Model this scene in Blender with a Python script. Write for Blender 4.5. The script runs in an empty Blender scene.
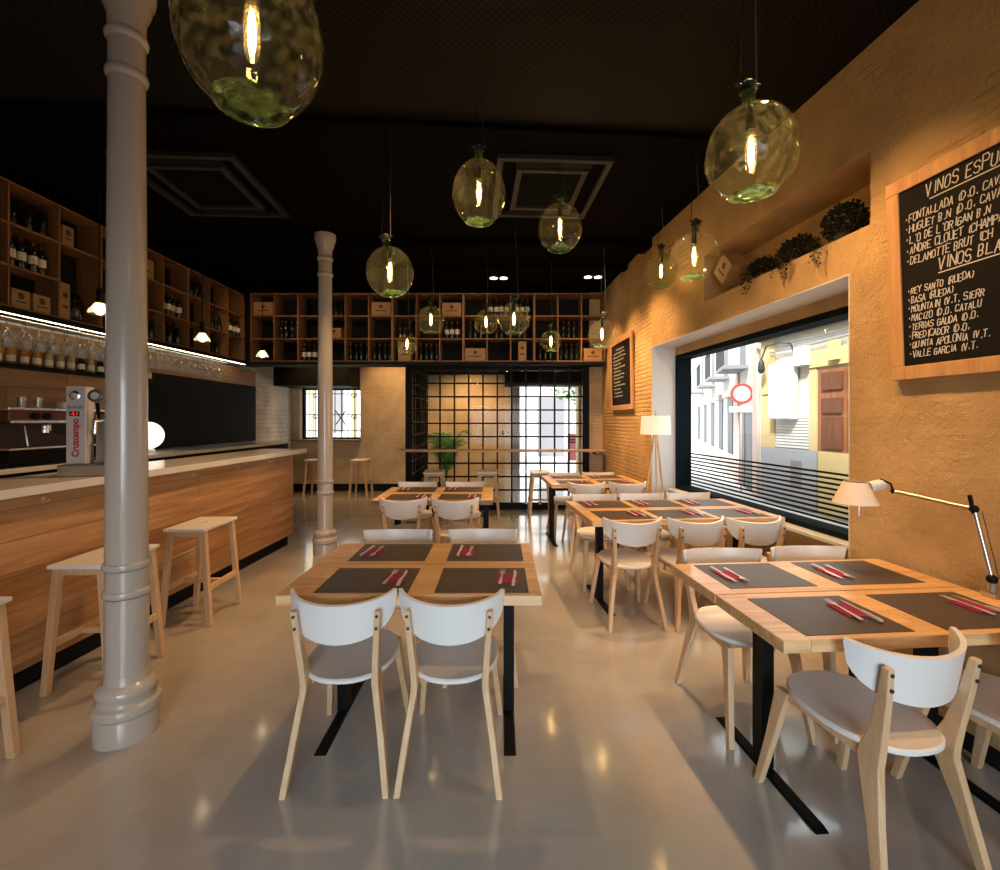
import bpy, math, random
from math import pi, sin, cos, sqrt, radians
from mathutils import Vector, Matrix
random.seed(7)
SC = bpy.context.scene
COL = SC.collection

# ------------------------------------------------------------------ camera, world, lights
cam_d = bpy.data.cameras.new('camera'); cam = bpy.data.objects.new('camera', cam_d); COL.objects.link(cam)
cam.location = (0, 0, 1.5); cam.rotation_euler = (pi/2, 0, 0)
cam_d.sensor_width = 36; cam_d.lens = 472/1000*36; cam_d.shift_y = -0.015; cam_d.clip_start = .02; cam_d.clip_end = 200
SC.camera = cam
SC.view_settings.view_transform = 'Standard'; SC.view_settings.look = 'None'
SC.view_settings.exposure = 0.0; SC.view_settings.gamma = 1.0; SC.view_settings.use_curve_mapping = False
SC.cycles.use_denoising = True
SC.cycles.max_bounces = 10; SC.cycles.diffuse_bounces = 4; SC.cycles.glossy_bounces = 4
SC.cycles.transmission_bounces = 6; SC.cycles.transparent_max_bounces = 24
SC.cycles.sample_clamp_indirect = 6; SC.cycles.caustics_reflective = False; SC.cycles.caustics_refractive = False
world = bpy.data.worlds.new('world'); SC.world = world; world.use_nodes = True
bg = world.node_tree.nodes['Background']; bg.inputs[0].default_value = (.90, .95, 1, 1); bg.inputs[1].default_value = 3.4
WARM = (1, .56, .24)
def spot(name, loc, target, power, size=70, blend=.8, color=WARM, radius=.04):
    d = bpy.data.lights.new(name, 'SPOT'); d.energy = power; d.color = color; d.spot_size = radians(size); d.spot_blend = blend
    d.shadow_soft_size = radius
    o = bpy.data.objects.new(name, d); COL.objects.link(o); o.location = loc
    o.rotation_euler = (Vector(target)-Vector(loc)).to_track_quat('-Z', 'Y').to_euler(); return o
def area(name, loc, target, sx, sy, power, color=(1, 1, 1), portal=False):
    d = bpy.data.lights.new(name, 'AREA'); d.shape = 'RECTANGLE'; d.size = sx; d.size_y = sy; d.energy = power; d.color = color
    if portal: d.cycles.is_portal = True
    o = bpy.data.objects.new(name, d); COL.objects.link(o); o.location = loc
    if sx < 3: d.spread = radians(74)
    o.rotation_euler = (Vector(target)-Vector(loc)).to_track_quat('-Z', 'Y').to_euler(); return o
# ceiling track spots washing the right wall
for y, p in ((1.4, 22), (2.35, 110), (2.95, 120), (5.35, 200), (6.2, 180), (7.1, 160)):
    xw = 2.345-.1*y if y < 5.57 else 1.79-.03*(y-5.57)
    spot('wall_spot', (xw-.80, y, 3.55), (xw, y+.05, .95), p*1.15, 78, 1)
# ceiling spots over tables and bar
for x, y, p in ((-.5, 3.2, 110), (-.7, 4.8, 190), (1.15, 3.9, 230), (1.3, 2.0, 120), (1.0, 5.9, 170)):
    spot('table_spot', (x, y, 3.5), (x, y, 0), p, 80, .9)
for x, y, p in ((-1.75, .9, 90), (-1.65, 3.5, 130), (-1.65, 4.6, 110)):
    spot('bar_spot', (x+.35, y, 3.5), (-2.5, y, .6), p, 80, .9)
for x in (-3.6, -2.2, -.6, .9):
    spot('shelf_spot', (x, 6.2, 3.5), (x, 7.6, 2.6), 20, 90, .9)
for y in (4.2, 5.6, 7.0):
    spot('shelf_spot', (-3.0, y, 3.5), (-4.2, y, 2.7), 2.2, 90, .9)
for x in (-3.4, -2.2):
    spot('wall_spot', (x, 8.9, 3.5), (x, 10, 1.0), 170, 80, .9)
spot('wall_spot', (-.6, 9.0, 2.42), (-.6, 10, 1.2), 90, 120, .9)
for x in (-1.0, .8):
    spot('wall_spot', (x, 8.7, 2.42), (x, 8.7, 0), 35, 120, .9)
sun_d = bpy.data.lights.new('sun', 'SUN'); sun_d.energy = 10.5; sun_d.angle = radians(12); sun_d.color = (1, .96, .9)
sun = bpy.data.objects.new('sun', sun_d); COL.objects.link(sun); sun.location = (3, -3, 12)
sun.rotation_euler = Vector((.42, .55, -.72)).to_track_quat('-Z', 'Y').to_euler()
# daylight of the shop front behind the camera (the room is open to the street there)
area('daylight', (0.2, -2.9, 1.3), (0.2, 1.5, .0), 2.6, 1.6, 32, (.70, .85, 1))

# ------------------------------------------------------------------ materials
def nt(name):
    m = bpy.data.materials.new(name); m.use_nodes = True
    t = m.node_tree; return m, t, t.nodes, t.links, t.nodes['Principled BSDF']
def M(name, col, rough=.5, metal=0., spec=.5, emit=None, es=0., bump=0, bscale=40, coat=0., var=0.):
    m, t, N, L, b = nt(name)
    b.inputs['Base Color'].default_value = (*col, 1); b.inputs['Roughness'].default_value = rough
    b.inputs['Metallic'].default_value = metal; b.inputs['Specular IOR Level'].default_value = spec
    b.inputs['Coat Weight'].default_value = coat
    if emit: b.inputs['Emission Color'].default_value = (*emit, 1); b.inputs['Emission Strength'].default_value = es
    if bump or var:
        tc = N.new('ShaderNodeTexCoord'); n = N.new('ShaderNodeTexNoise'); n.inputs['Scale'].default_value = bscale; n.inputs['Detail'].default_value = 6
        L.new(tc.outputs['Object'], n.inputs['Vector'])
        if bump:
            bp = N.new('ShaderNodeBump'); bp.inputs['Strength'].default_value = bump; bp.inputs['Distance'].default_value = .01
            L.new(n.outputs['Fac'], bp.inputs['Height']); L.new(bp.outputs['Normal'], b.inputs['Normal'])
        if var:
            r = N.new('ShaderNodeValToRGB'); r.color_ramp.elements[0].position = .3; r.color_ramp.elements[1].position = .7
            r.color_ramp.elements[0].color = (*[c*(1-var) for c in col], 1); r.color_ramp.elements[1].color = (*[min(1, c*(1+var)) for c in col], 1)
            L.new(n.outputs['Fac'], r.inputs[0]); L.new(r.outputs[0], b.inputs['Base Color'])
    return m
def axes_vec(N, L, axes):
    tc = N.new('ShaderNodeTexCoord'); s = N.new('ShaderNodeSeparateXYZ'); c = N.new('ShaderNodeCombineXYZ')
    L.new(tc.outputs['Object'], s.inputs[0])
    for i, a in enumerate(axes): L.new(s.outputs['xyz'.index(a)], c.inputs[i])
    return c.outputs[0]
def wood(name, c1, c2, axes='xyz', stretch=.08, scale=14, rough=.4, planks=None, pvar=.25, coat=0., gap=.003):
    """axes: first letter is the grain direction, second the plank stacking direction"""
    m, t, N, L, b = nt(name)
    v = axes_vec(N, L, axes)
    mp = N.new('ShaderNodeMapping'); mp.inputs['Scale'].default_value = (scale*stretch, scale, scale)
    off = None
    if planks:
        br = N.new('ShaderNodeTexBrick'); br.offset = .37; br.inputs['Scale'].default_value = 1
        br.inputs['Brick Width'].default_value = planks[0]; br.inputs['Row Height'].default_value = planks[1]
        br.inputs['Mortar Size'].default_value = gap; br.inputs['Bias'].default_value = 0
        br.inputs['Color1'].default_value = (0, 0, 0, 1); br.inputs['Color2'].default_value = (1, 1, 1, 1); br.inputs['Mortar'].default_value = (.5, .5, .5, 1)
        L.new(v, br.inputs['Vector'])
        ad = N.new('ShaderNodeVectorMath'); ad.operation = 'MULTIPLY_ADD'; ad.inputs[1].default_value = (3, 3, 3)
        L.new(br.outputs['Color'], ad.inputs[0]); L.new(v, ad.inputs[2]); L.new(ad.outputs[0], mp.inputs['Vector'])
    else: L.new(v, mp.inputs['Vector'])
    n = N.new('ShaderNodeTexNoise'); n.inputs['Scale'].default_value = 1; n.inputs['Detail'].default_value = 7; n.inputs['Roughness'].default_value = .62; n.inputs['Distortion'].default_value = .8
    L.new(mp.outputs[0], n.inputs['Vector'])
    r = N.new('ShaderNodeValToRGB'); e = r.color_ramp.elements
    e[0].position = .32; e[0].color = (*c1, 1); e[1].position = .68; e[1].color = (*c2, 1)
    L.new(n.outputs['Fac'], r.inputs[0]); out = r.outputs[0]
    if planks:
        hs = N.new('ShaderNodeHueSaturation'); mr = N.new('ShaderNodeMapRange')
        mr.inputs['To Min'].default_value = 1-pvar; mr.inputs['To Max'].default_value = 1+pvar
        L.new(br.outputs['Color'], mr.inputs[0]); L.new(mr.outputs[0], hs.inputs['Value']); L.new(out, hs.inputs['Color'])
        mx = N.new('ShaderNodeMixRGB'); L.new(br.outputs['Fac'], mx.inputs[0]); L.new(hs.outputs[0], mx.inputs[1])
        mx.inputs[2].default_value = (*[c*.35 for c in c1], 1); out = mx.outputs[0]
    L.new(out, b.inputs['Base Color'])
    b.inputs['Roughness'].default_value = rough; b.inputs['Coat Weight'].default_value = coat
    bp = N.new('ShaderNodeBump'); bp.inputs['Strength'].default_value = .12; bp.inputs['Distance'].default_value = .01
    L.new(n.outputs['Fac'], bp.inputs['Height']); L.new(bp.outputs['Normal'], b.inputs['Normal'])
    return m
def masonry(name, c1, c2, cm, axes, bw=.25, bh=.06, mort=.012, bump=.6, rough=.85, patch=.5, pscale=1.1, plaster=0.):
    """painted / plastered brick: courses as relief, large patches where plaster hides them"""
    m, t, N, L, b = nt(name); v = axes_vec(N, L, axes)
    wn = N.new('ShaderNodeTexNoise'); wn.inputs['Scale'].default_value = 6; wn.inputs['Detail'].default_value = 3; L.new(v, wn.inputs['Vector'])
    wa = N.new('ShaderNodeVectorMath'); wa.operation = 'MULTIPLY_ADD'; wa.inputs[1].default_value = (.03, .03, .03)
    L.new(wn.outputs['Color'], wa.inputs[0]); L.new(v, wa.inputs[2])
    br = N.new('ShaderNodeTexBrick'); br.inputs['Scale'].default_value = 1; br.inputs['Brick Width'].default_value = bw; br.inputs['Row Height'].default_value = bh
    br.inputs['Mortar Size'].default_value = mort; br.inputs['Mortar Smooth'].default_value = .6
    br.inputs['Color1'].default_value = (*c1, 1); br.inputs['Color2'].default_value = (*c2, 1); br.inputs['Mortar'].default_value = (*cm, 1)
    L.new(wa.outputs[0], br.inputs['Vector'])
    n1 = N.new('ShaderNodeTexNoise'); n1.inputs['Scale'].default_value = pscale; n1.inputs['Detail'].default_value = 5; L.new(v, n1.inputs['Vector'])
    rp = N.new('ShaderNodeValToRGB'); rp.color_ramp.elements[0].position = patch-.08; rp.color_ramp.elements[1].position = patch+.08; L.new(n1.outputs['Fac'], rp.inputs[0])
    n2 = N.new('ShaderNodeTexNoise'); n2.inputs['Scale'].default_value = 18; n2.inputs['Detail'].default_value = 10; n2.inputs['Roughness'].default_value = .7; L.new(v, n2.inputs['Vector'])
    n3 = N.new('ShaderNodeTexNoise'); n3.inputs['Scale'].default_value = 3.0; n3.inputs['Detail'].default_value = 8; L.new(v, n3.inputs['Vector'])
    mr = N.new('ShaderNodeMapRange'); mr.inputs['From Min'].default_value = .3; mr.inputs['From Max'].default_value = .7; mr.inputs['To Min'].default_value = .82; mr.inputs['To Max'].default_value = 1.15; L.new(n3.outputs['Fac'], mr.inputs[0])
    pc = N.new('ShaderNodeMixRGB'); pc.inputs[2].default_value = (*[(a+d)/2 for a, d in zip(c1, c2)], 1)
    L.new(rp.outputs[0], pc.inputs[0]); L.new(br.outputs['Color'], pc.inputs[1])
    hs = N.new('ShaderNodeHueSaturation'); L.new(pc.outputs[0], hs.inputs['Color']); L.new(mr.outputs[0], hs.inputs['Value']); L.new(hs.outputs[0], b.inputs['Base Color'])
    # relief: (1-mortar)*(1-patch) + fine grain
    iv = N.new('ShaderNodeMath'); iv.operation = 'SUBTRACT'; iv.inputs[0].default_value = 1; L.new(br.outputs['Fac'], iv.inputs[1])
    mxh = N.new('ShaderNodeMixRGB'); L.new(rp.outputs[0], mxh.inputs[0]); L.new(iv.outputs[0], mxh.inputs[1]); mxh.inputs[2].default_value = (1.0-plaster,)*3+(1,)
    ad = N.new('ShaderNodeMath'); ad.operation = 'MULTIPLY_ADD'; ad.inputs[1].default_value = 1.4; L.new(n2.outputs['Fac'], ad.inputs[0]); L.new(mxh.outputs[0], ad.inputs[2])
    bp = N.new('ShaderNodeBump'); bp.inputs['Strength'].default_value = bump; bp.inputs['Distance'].default_value = .015
    L.new(ad.outputs[0], bp.inputs['Height']); L.new(bp.outputs['Normal'], b.inputs['Normal'])
    b.inputs['Roughness'].default_value = rough; b.inputs['Specular IOR Level'].default_value = .2
    return m
def glass(name, tint, haze=.05, hazecol=(.8, .8, .6), rough=.03, bump=0., ior=1.45, bscale=9):
    """thin blown glass: fresnel reflection over tinted see-through"""
    m, t, N, L, b = nt(name); N.remove(b); out = N['Material Output']
    tr = N.new('ShaderNodeBsdfTransparent'); tr.inputs[0].default_value = (*tint, 1)
    gl = N.new('ShaderNodeBsdfGlossy'); gl.inputs['Roughness'].default_value = rough; gl.inputs[0].default_value = (.95, .97, .95, 1)
    tl = N.new('ShaderNodeBsdfTranslucent'); tl.inputs[0].default_value = (*hazecol, 1)
    fr = N.new('ShaderNodeFresnel'); ge = N.new('ShaderNodeNewGeometry'); e1 = N.new('ShaderNodeMath'); e1.operation = 'MULTIPLY_ADD'; e1.inputs[1].default_value = -2; e1.inputs[2].default_value = 1
    L.new(ge.outputs['Backfacing'], e1.inputs[0]); e2 = N.new('ShaderNodeMath'); e2.operation = 'POWER'; e2.inputs[0].default_value = ior; L.new(e1.outputs[0], e2.inputs[1]); L.new(e2.outputs[0], fr.inputs[0])   # same reflection from both sides
    m1 = N.new('ShaderNodeMixShader'); m1.inputs[0].default_value = haze; L.new(tr.outputs[0], m1.inputs[1]); L.new(tl.outputs[0], m1.inputs[2])
    m2 = N.new('ShaderNodeMixShader'); L.new(fr.outputs[0], m2.inputs[0]); L.new(m1.outputs[0], m2.inputs[1]); L.new(gl.outputs[0], m2.inputs[2])
    if bump:
        t2 = N.new('ShaderNodeTexCoord'); q = N.new('ShaderNodeTexNoise'); q.inputs['Scale'].default_value = 34; q.inputs['Detail'].default_value = 5; L.new(t2.outputs['Object'], q.inputs['Vector'])
        qr = N.new('ShaderNodeMapRange'); qr.inputs['From Min'].default_value = .42; qr.inputs['From Max'].default_value = .75; qr.inputs['To Min'].default_value = haze*.4; qr.inputs['To Max'].default_value = haze*4; L.new(q.outputs['Fac'], qr.inputs[0]); L.new(qr.outputs[0], m1.inputs[0])   # seeds and dust in the glass
        tc = N.new('ShaderNodeTexCoord'); n = N.new('ShaderNodeTexNoise'); n.inputs['Scale'].default_value = bscale; n.inputs['Detail'].default_value = 3; L.new(tc.outputs['Object'], n.inputs['Vector'])
        bp = N.new('ShaderNodeBump'); bp.inputs['Strength'].default_value = bump; bp.inputs['Distance'].default_value = .02; L.new(n.outputs['Fac'], bp.inputs['Height'])
        for x in (gl, fr): L.new(bp.outputs[0], x.inputs['Normal'])
    L.new(m2.outputs[0], out.inputs[0]); return m
def emis(name, col, s):
    m, t, N, L, b = nt(name); N.remove(b); e = N.new('ShaderNodeEmission'); e.inputs[0].default_value = (*col, 1); e.inputs[1].default_value = s
    L.new(e.outputs[0], N['Material Output'].inputs[0]); return m

def floor_mat():
    m, t, N, L, b = nt('polished_floor'); tc = N.new('ShaderNodeTexCoord')
    n = N.new('ShaderNodeTexNoise'); n.inputs['Scale'].default_value = 1.6; n.inputs['Detail'].default_value = 9; n.inputs['Roughness'].default_value = .6; L.new(tc.outputs['Object'], n.inputs['Vector'])
    r = N.new('ShaderNodeValToRGB'); e = r.color_ramp.elements; e[0].position = .3; e[0].color = (.33, .32, .30, 1); e[1].position = .72; e[1].color = (.48, .465, .44, 1)
    L.new(n.outputs['Fac'], r.inputs[0]); L.new(r.outputs[0], b.inputs['Base Color'])
    n2 = N.new('ShaderNodeTexNoise'); n2.inputs['Scale'].default_value = 5; n2.inputs['Detail'].default_value = 8; L.new(tc.outputs['Object'], n2.inputs['Vector'])
    mr = N.new('ShaderNodeMapRange'); mr.inputs['To Min'].default_value = .10; mr.inputs['To Max'].default_value = .27; L.new(n2.outputs['Fac'], mr.inputs[0]); L.new(mr.outputs[0], b.inputs['Roughness'])
    bp = N.new('ShaderNodeBump'); bp.inputs['Strength'].default_value = .05; bp.inputs['Distance'].default_value = .01; L.new(n2.outputs['Fac'], bp.inputs['Height']); L.new(bp.outputs[0], b.inputs['Normal'])
    b.inputs['Specular IOR Level'].default_value = .6; b.inputs['Coat Weight'].default_value = .9; b.inputs['Coat Roughness'].default_value = .09
    return m
def mesh_ceiling():
    m, t, N, L, b = nt('expanded_metal'); tc = N.new('ShaderNodeTexCoord'); mp = N.new('ShaderNodeMapping'); L.new(tc.outputs['Object'], mp.inputs[0]); mp.inputs['Rotation'].default_value = (0, 0, radians(45))
    br = N.new('ShaderNodeTexBrick'); br.offset = 0; br.inputs['Scale'].default_value = 1; br.inputs['Brick Width'].default_value = .032; br.inputs['Row Height'].default_value = .032; br.inputs['Mortar Size'].default_value = .005
    br.inputs['Color1'].default_value = (.002, .002, .002, 1); br.inputs['Color2'].default_value = (.0025, .0025, .0025, 1); br.inputs['Mortar'].default_value = (.012, .010, .0085, 1)
    L.new(mp.outputs[0], br.inputs['Vector']); L.new(br.outputs[0], b.inputs['Base Color']); b.inputs['Roughness'].default_value = .6; b.inputs['Specular IOR Level'].default_value = .1
    return m
m_floor = floor_mat()
m_ceil = M('black_paint', (.0035, .003, .0028), .85, spec=.04)
m_meshc = mesh_ceiling()
m_plaster = masonry('ochre_plaster', (.62, .42, .20), (.56, .37, .17), (.42, .27, .12), 'yzx', bw=.28, bh=.055, bump=1.0, patch=.345, plaster=.1)
m_brick = masonry('ochre_brick', (.64, .44, .22), (.57, .38, .18), (.46, .30, .14), 'yzx', bw=.26, bh=.052, bump=.45, patch=.56)
m_brickb = masonry('beige_brick', (.64, .50, .32), (.58, .45, .28), (.47, .36, .22), 'xzy', bw=.26, bh=.055, bump=.4, patch=.46)
m_whitebrick = masonry('whitewashed_brick', (.74, .70, .63), (.64, .59, .52), (.56, .50, .42), 'yzx', bw=.30, bh=.085, bump=.35, patch=.52)
m_reveal = M('white_render', (.82, .80, .76), .9, spec=.2, bump=.4, bscale=14)
m_white = M('white_lacquer', (.80, .79, .76), .35)
m_colpaint = M('cream_gloss_paint', (.50, .445, .38), .22, bump=.08, bscale=30, coat=.2)
m_birch = wood('birch', (.60, .38, .20), (.76, .54, .32), 'zxy', .1, 30, .42)
m_tabletop = wood('pine_planks', (.60, .33, .13), (.84, .56, .29), 'xyz', .06, 22, .32, planks=(1.3, .11), pvar=.10, coat=.3, gap=.0008)
m_barwood = wood('oak_planks', (.30, .145, .055), (.56, .31, .14), 'yzx', .06, 17, .45, planks=(1.9, .17), pvar=.16, gap=.0015)
m_wallwood = wood('wall_oak', (.30, .16, .07), (.50, .29, .14), 'yzx', .06, 15, .45, planks=(1.6, .2), pvar=.22)
m_shelfwood = wood('shelf_oak', (.20, .095, .036), (.33, .17, .07), 'zxy', .07, 20, .5)
m_boxwood = wood('crate_pine', (.33, .19, .08), (.46, .29, .14), 'xzy', .08, 20, .55)
m_frame = wood('frame_pine', (.52, .27, .10), (.70, .42, .19), 'zyx', .08, 20, .45)
m_black = M('black_metal', (.006, .006, .0065), .5, spec=.12)
m_blackm = M('matte_black', (.010, .010, .010), .75, spec=.15)
m_steel = M('brushed_steel', (.62, .61, .60), .28, 1)
m_chrome = M('chrome', (.80, .80, .80), .22, 1); m_cut = M('table_steel', (.72, .71, .70), .38, .55)
m_mat = M('charcoal_mat', (.062, .052, .050), .42, var=.2, bscale=60)
m_red = M('crimson_napkin', (.30, .010, .075), .8, bump=.2, bscale=60)
m_slab = M('white_stone', (.78, .76, .72), .16, var=.03, bscale=8)
m_chalk = M('chalkboard', (.006, .0055, .005), .65, spec=.2, var=.4, bscale=5)
m_chalkw = M('chalk', (.70, .68, .62), .9)
m_bottle = M('dark_bottle', (.010, .014, .009), .12, spec=.5)
m_label = M('paper_label', (.74, .70, .62), .7)
m_foil = M('capsule_foil', (.10, .012, .012), .35)
m_ink = M('dark_ink', (.10, .05, .02), .8)
m_amber = M('amber_liquor', (.50, .20, .02), .15, coat=.3)
m_pale = M('pale_liquor', (.45, .36, .18), .15, coat=.3)
m_demi = glass('green_demijohn', (.84, .89, .77), .014, (.92, .95, .65), .03, .35, 1.36)
m_demiclear = glass('clear_demijohn', (.93, .92, .85), .014, (.95, .93, .75), .03, .35, 1.36)
m_demibase = glass('thick_green_glass', (.55, .72, .50), .10, (.5, .75, .4), .06, .6, 1.35, 20)
m_wineglass = glass('wine_glass', (.86, .86, .85), .13, (.95, .95, .9), .03, 0, 2.0)
m_shadeglass = glass('frosted_shade', (.95, .93, .88), .4, (1, .95, .85), .1)
m_pane = glass('window_pane', (.96, .98, .98), 0., (.9, .9, .9), .0, ior=1.15)
m_fil = emis('filament', (1, .60, .22), 130)
m_bulbglow = emis('lamp_glow', (1, .82, .52), 14)
m_led = emis('led_strip', (1, .84, .58), 17)
m_globe = emis('opal_globe', (1, .93, .78), 1.6)
m_down = emis('downlight_lens', (1, .9, .75), 6)
m_lampshade = M('linen_shade', (.86, .80, .70), .9, emit=(1, .80, .52), es=.55)
m_taskshade = M('parchment_shade', (.84, .74, .58), .7)
m_bulb = glass('bulb_glass', (.98, .95, .9), .02, (1, .8, .5))
m_leaf = M('dark_leaf', (.018, .028, .010), .6, var=.5, bscale=25)
m_palm = M('palm_leaf', (.12, .32, .05), .5, var=.4, bscale=12)
m_pot = M('grey_pot', (.12, .11, .10), .6)
m_acgrey = M('cassette_grey', (.016, .015, .014), .6)
m_darkmar = M('dark_maroon', (.05, .016, .012), .35)
m_maroon = M('maroon_panel', (.085, .02, .012), .3)
m_redtext = M('red_letters', (.55, .03, .06), .5)
m_digit = emis('red_digits', (1, .05, .04), 1.2)
m_cream = M('cream_body', (.62, .57, .46), .4)
m_tapwhite = M('tap_white', (.60, .56, .54), .35)
m_bluegrey = M('blue_badge', (.06, .09, .14), .3)
m_yellow = M('yellow_render', (.56, .44, .22), .9)
m_ywhite = M('pale_render', (.60, .575, .51), .9)
m_dado = M('grey_dado', (.34, .36, .40), .9)
m_doorwood = wood('street_door_wood', (.20, .07, .03), (.34, .14, .06), 'zyx', .08, 16, .5)
m_doorshade = wood('street_door_shaded', (.10, .032, .014), (.17, .06, .026), 'zyx', .08, 16, .5)  # door wood again, darker: the panels' shading is put into the colour
m_pinkwall = M('pink_render', (.58, .44, .40), .9)
m_pave = M('street_paving', (.55, .54, .53), .85, var=.15, bscale=2)
m_iron = M('wrought_iron', (.03, .03, .035), .6)
m_darkglass = M('dark_window', (.022, .026, .03), .4, spec=.15)
m_signred = M('sign_red', (.75, .05, .03), .5)
m_signwhite = M('sign_white', (.68, .68, .68), .5)
m_pink = M('pink_poster', (.72, .25, .36), .7)
m_tree = M('tree_leaf', (.16, .34, .08), .7, var=.4, bscale=8)
m_window_steel = M('blue_black_steel', (.007, .014, .019), .75, spec=.05)
m_grey = M('grey_render', (.22, .22, .24), .8)

# ------------------------------------------------------------------ geometry helpers
class MB:
    def __init__(s): s.v = []; s.f = []
    def add(s, vs, fs, mx=None):
        o = len(s.v); s.v += [tuple(mx @ Vector(p)) if mx else tuple(p) for p in vs]; s.f += [tuple(i+o for i in f) for f in fs]; return s
    def hexa(s, p, mx=None):   # 8 points: bottom ring 0-3, top ring 4-7
        return s.add(p, [(3, 2, 1, 0), (4, 5, 6, 7), (0, 1, 5, 4), (1, 2, 6, 5), (2, 3, 7, 6), (3, 0, 4, 7)], mx)
    def box(s, x0, x1, y0, y1, z0, z1, mx=None):
        return s.hexa([(x0, y0, z0), (x1, y0, z0), (x1, y1, z0), (x0, y1, z0), (x0, y0, z1), (x1, y0, z1), (x1, y1, z1), (x0, y1, z1)], mx)
    def loft(s, rings, mx=None, cap=True, closed=True):
        n = len(rings[0]); vs = [p for r in rings for p in r]; fs = []
        for i in range(len(rings)-1):
            for j in range(n if closed else n-1):
                k = (j+1) % n; fs.append((i*n+j, i*n+k, (i+1)*n+k, (i+1)*n+j))
        if cap: fs.append(tuple(reversed(range(n)))); fs.append(tuple((len(rings)-1)*n+j for j in range(n)))
        return s.add(vs, fs, mx)
    def bar(s, secs, mx=None):   # secs: (x,y,z,wx,wy) rectangular sections stacked
        return s.loft([[(x-a/2, y-b/2, z), (x+a/2, y-b/2, z), (x+a/2, y+b/2, z), (x-a/2, y+b/2, z)] for x, y, z, a, b in secs], mx)
    def scl(s, k): s.rs = k; return s
    rs = 1
    def lathe(s, prof, n=24, mx=None, cap=True, c=(0, 0)):   # prof: (r,z)
        return s.loft([[(c[0]+s.rs*r*cos(2*pi*i/n), c[1]+s.rs*r*sin(2*pi*i/n), z) for i in range(n)] for r, z in prof], mx, cap)
    def tube(s, pts, r, n=8, mx=None, cap=True):
        pts = [Vector(p) for p in pts]; rr = r if isinstance(r, (list, tuple)) else [r]*len(pts); rings = []; last = None
        for i, p in enumerate(pts):
            d = (pts[min(i+1, len(pts)-1)]-pts[max(i-1, 0)]).normalized()
            if last is None:
                a = Vector((0, 0, 1)) if abs(d.z) < .9 else Vector((1, 0, 0)); u = d.cross(a).normalized()
            else: u = (last-d*last.dot(d)).normalized()
            last = u; w = d.cross(u)
            rings.append([tuple(p+(u*cos(2*pi*k/n)+w*sin(2*pi*k/n))*rr[i]) for k in range(n)])
        return s.loft(rings, mx, cap)
    def prism(s, poly, z0, z1, mx=None):
        return s.loft([[(x, y, z0) for x, y in poly], [(x, y, z1) for x, y in poly]], mx)
    def ball(s, c, r, n=12, m=8, mx=None):
        rx, ry, rz = r if isinstance(r, (tuple, list)) else (r, r, r)
        return s.loft([[(c[0]+rx*sin(t)*cos(2*pi*i/n), c[1]+ry*sin(t)*sin(2*pi*i/n), c[2]-rz*cos(t)) for i in range(n)] for t in [max(.02, min(pi-.02, pi*k/m)) for k in range(m+1)]], mx)
    def build(s, name, mat, parent=None, smooth=False, bevel=0, loc=None, rot=None, seg=2):
        me = bpy.data.meshes.new(name); me.from_pydata(s.v, [], s.f); me.update()
        me.materials.append(mat)
        if smooth:
            for p in me.polygons: p.use_smooth = True
            try: me.set_sharp_from_angle(angle=radians(38))
            except Exception: pass
        o = bpy.data.objects.new(name, me); COL.objects.link(o)
        if parent: o.parent = parent
        if loc: o.location = loc
        if rot: o.rotation_euler = rot
        if bevel:
            b = o.modifiers.new('bevel', 'BEVEL'); b.width = bevel; b.segments = seg; b.limit_method = 'ANGLE'; b.angle_limit = radians(40)
        return o
def tag(o, label, cat, group=None, kind=None):
    o['label'] = label; o['category'] = cat
    if group: o['group'] = group
    if kind: o['kind'] = kind
    return o
def thing(name, label, cat, loc=(0, 0, 0), rz=0, group=None):
    o = bpy.data.objects.new(name, None); COL.objects.link(o); o.location = loc; o.rotation_euler = (0, 0, rz); o.empty_display_size = .1
    return tag(o, label, cat, group)
def struct(name, mb, mat, bevel=0, smooth=False, **k):
    o = mb.build(name, mat, None, smooth, bevel, **k); o['kind'] = 'structure'; return o
CH = {}
def kids(o): return [c for c in bpy.data.objects if c.parent == o]
def dup(root, loc=None, rz=None, label=None, group=None, rot=None):
    if root.name not in CH:
        CH[root.name] = [(c, kids(c)) for c in kids(root)]
    r = root.copy(); COL.objects.link(r)
    if loc is not None: r.location = loc
    if rot is not None: r.rotation_euler = rot
    elif rz is not None: r.rotation_euler = (0, 0, rz)
    if label: r['label'] = label
    if group: r['group'] = group
    for ch, gs in CH[root.name]:
        c = ch.copy(); COL.objects.link(c); c.parent = r
        for g in gs:
            d = g.copy(); COL.objects.link(d); d.parent = c
    return r
def place(proto, used, *a, **k):
    """first call moves the prototype itself, later calls copy it"""
    if not used: 
        CH[proto.name] = [(c, kids(c)) for c in kids(proto)]
        used.append(1); loc = k.get('loc'); rz = k.get('rz'); rot = k.get('rot')
        if loc is not None: proto.location = loc
        if rot is not None: proto.rotation_euler = rot
        elif rz is not None: proto.rotation_euler = (0, 0, rz)
        if k.get('label'): proto['label'] = k['label']
        if k.get('group'): proto['group'] = k['group']
        return proto
    return dup(proto, **k)
def RZ(a): return Matrix.Rotation(a, 4, 'Z')
def T(x, y, z): return Matrix.Translation((x, y, z))
ORD = ['first', 'second', 'third', 'fourth', 'fifth', 'sixth', 'seventh', 'eighth', 'ninth', 'tenth', 'eleventh', 'twelfth', 'thirteenth', 'fourteenth', 'fifteenth', 'sixteenth', 'seventeenth', 'eighteenth', 'nineteenth', 'twentieth', 'twenty-first', 'twenty-second', 'twenty-third', 'twenty-fourth', 'twenty-fifth', 'twenty-sixth']

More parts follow.
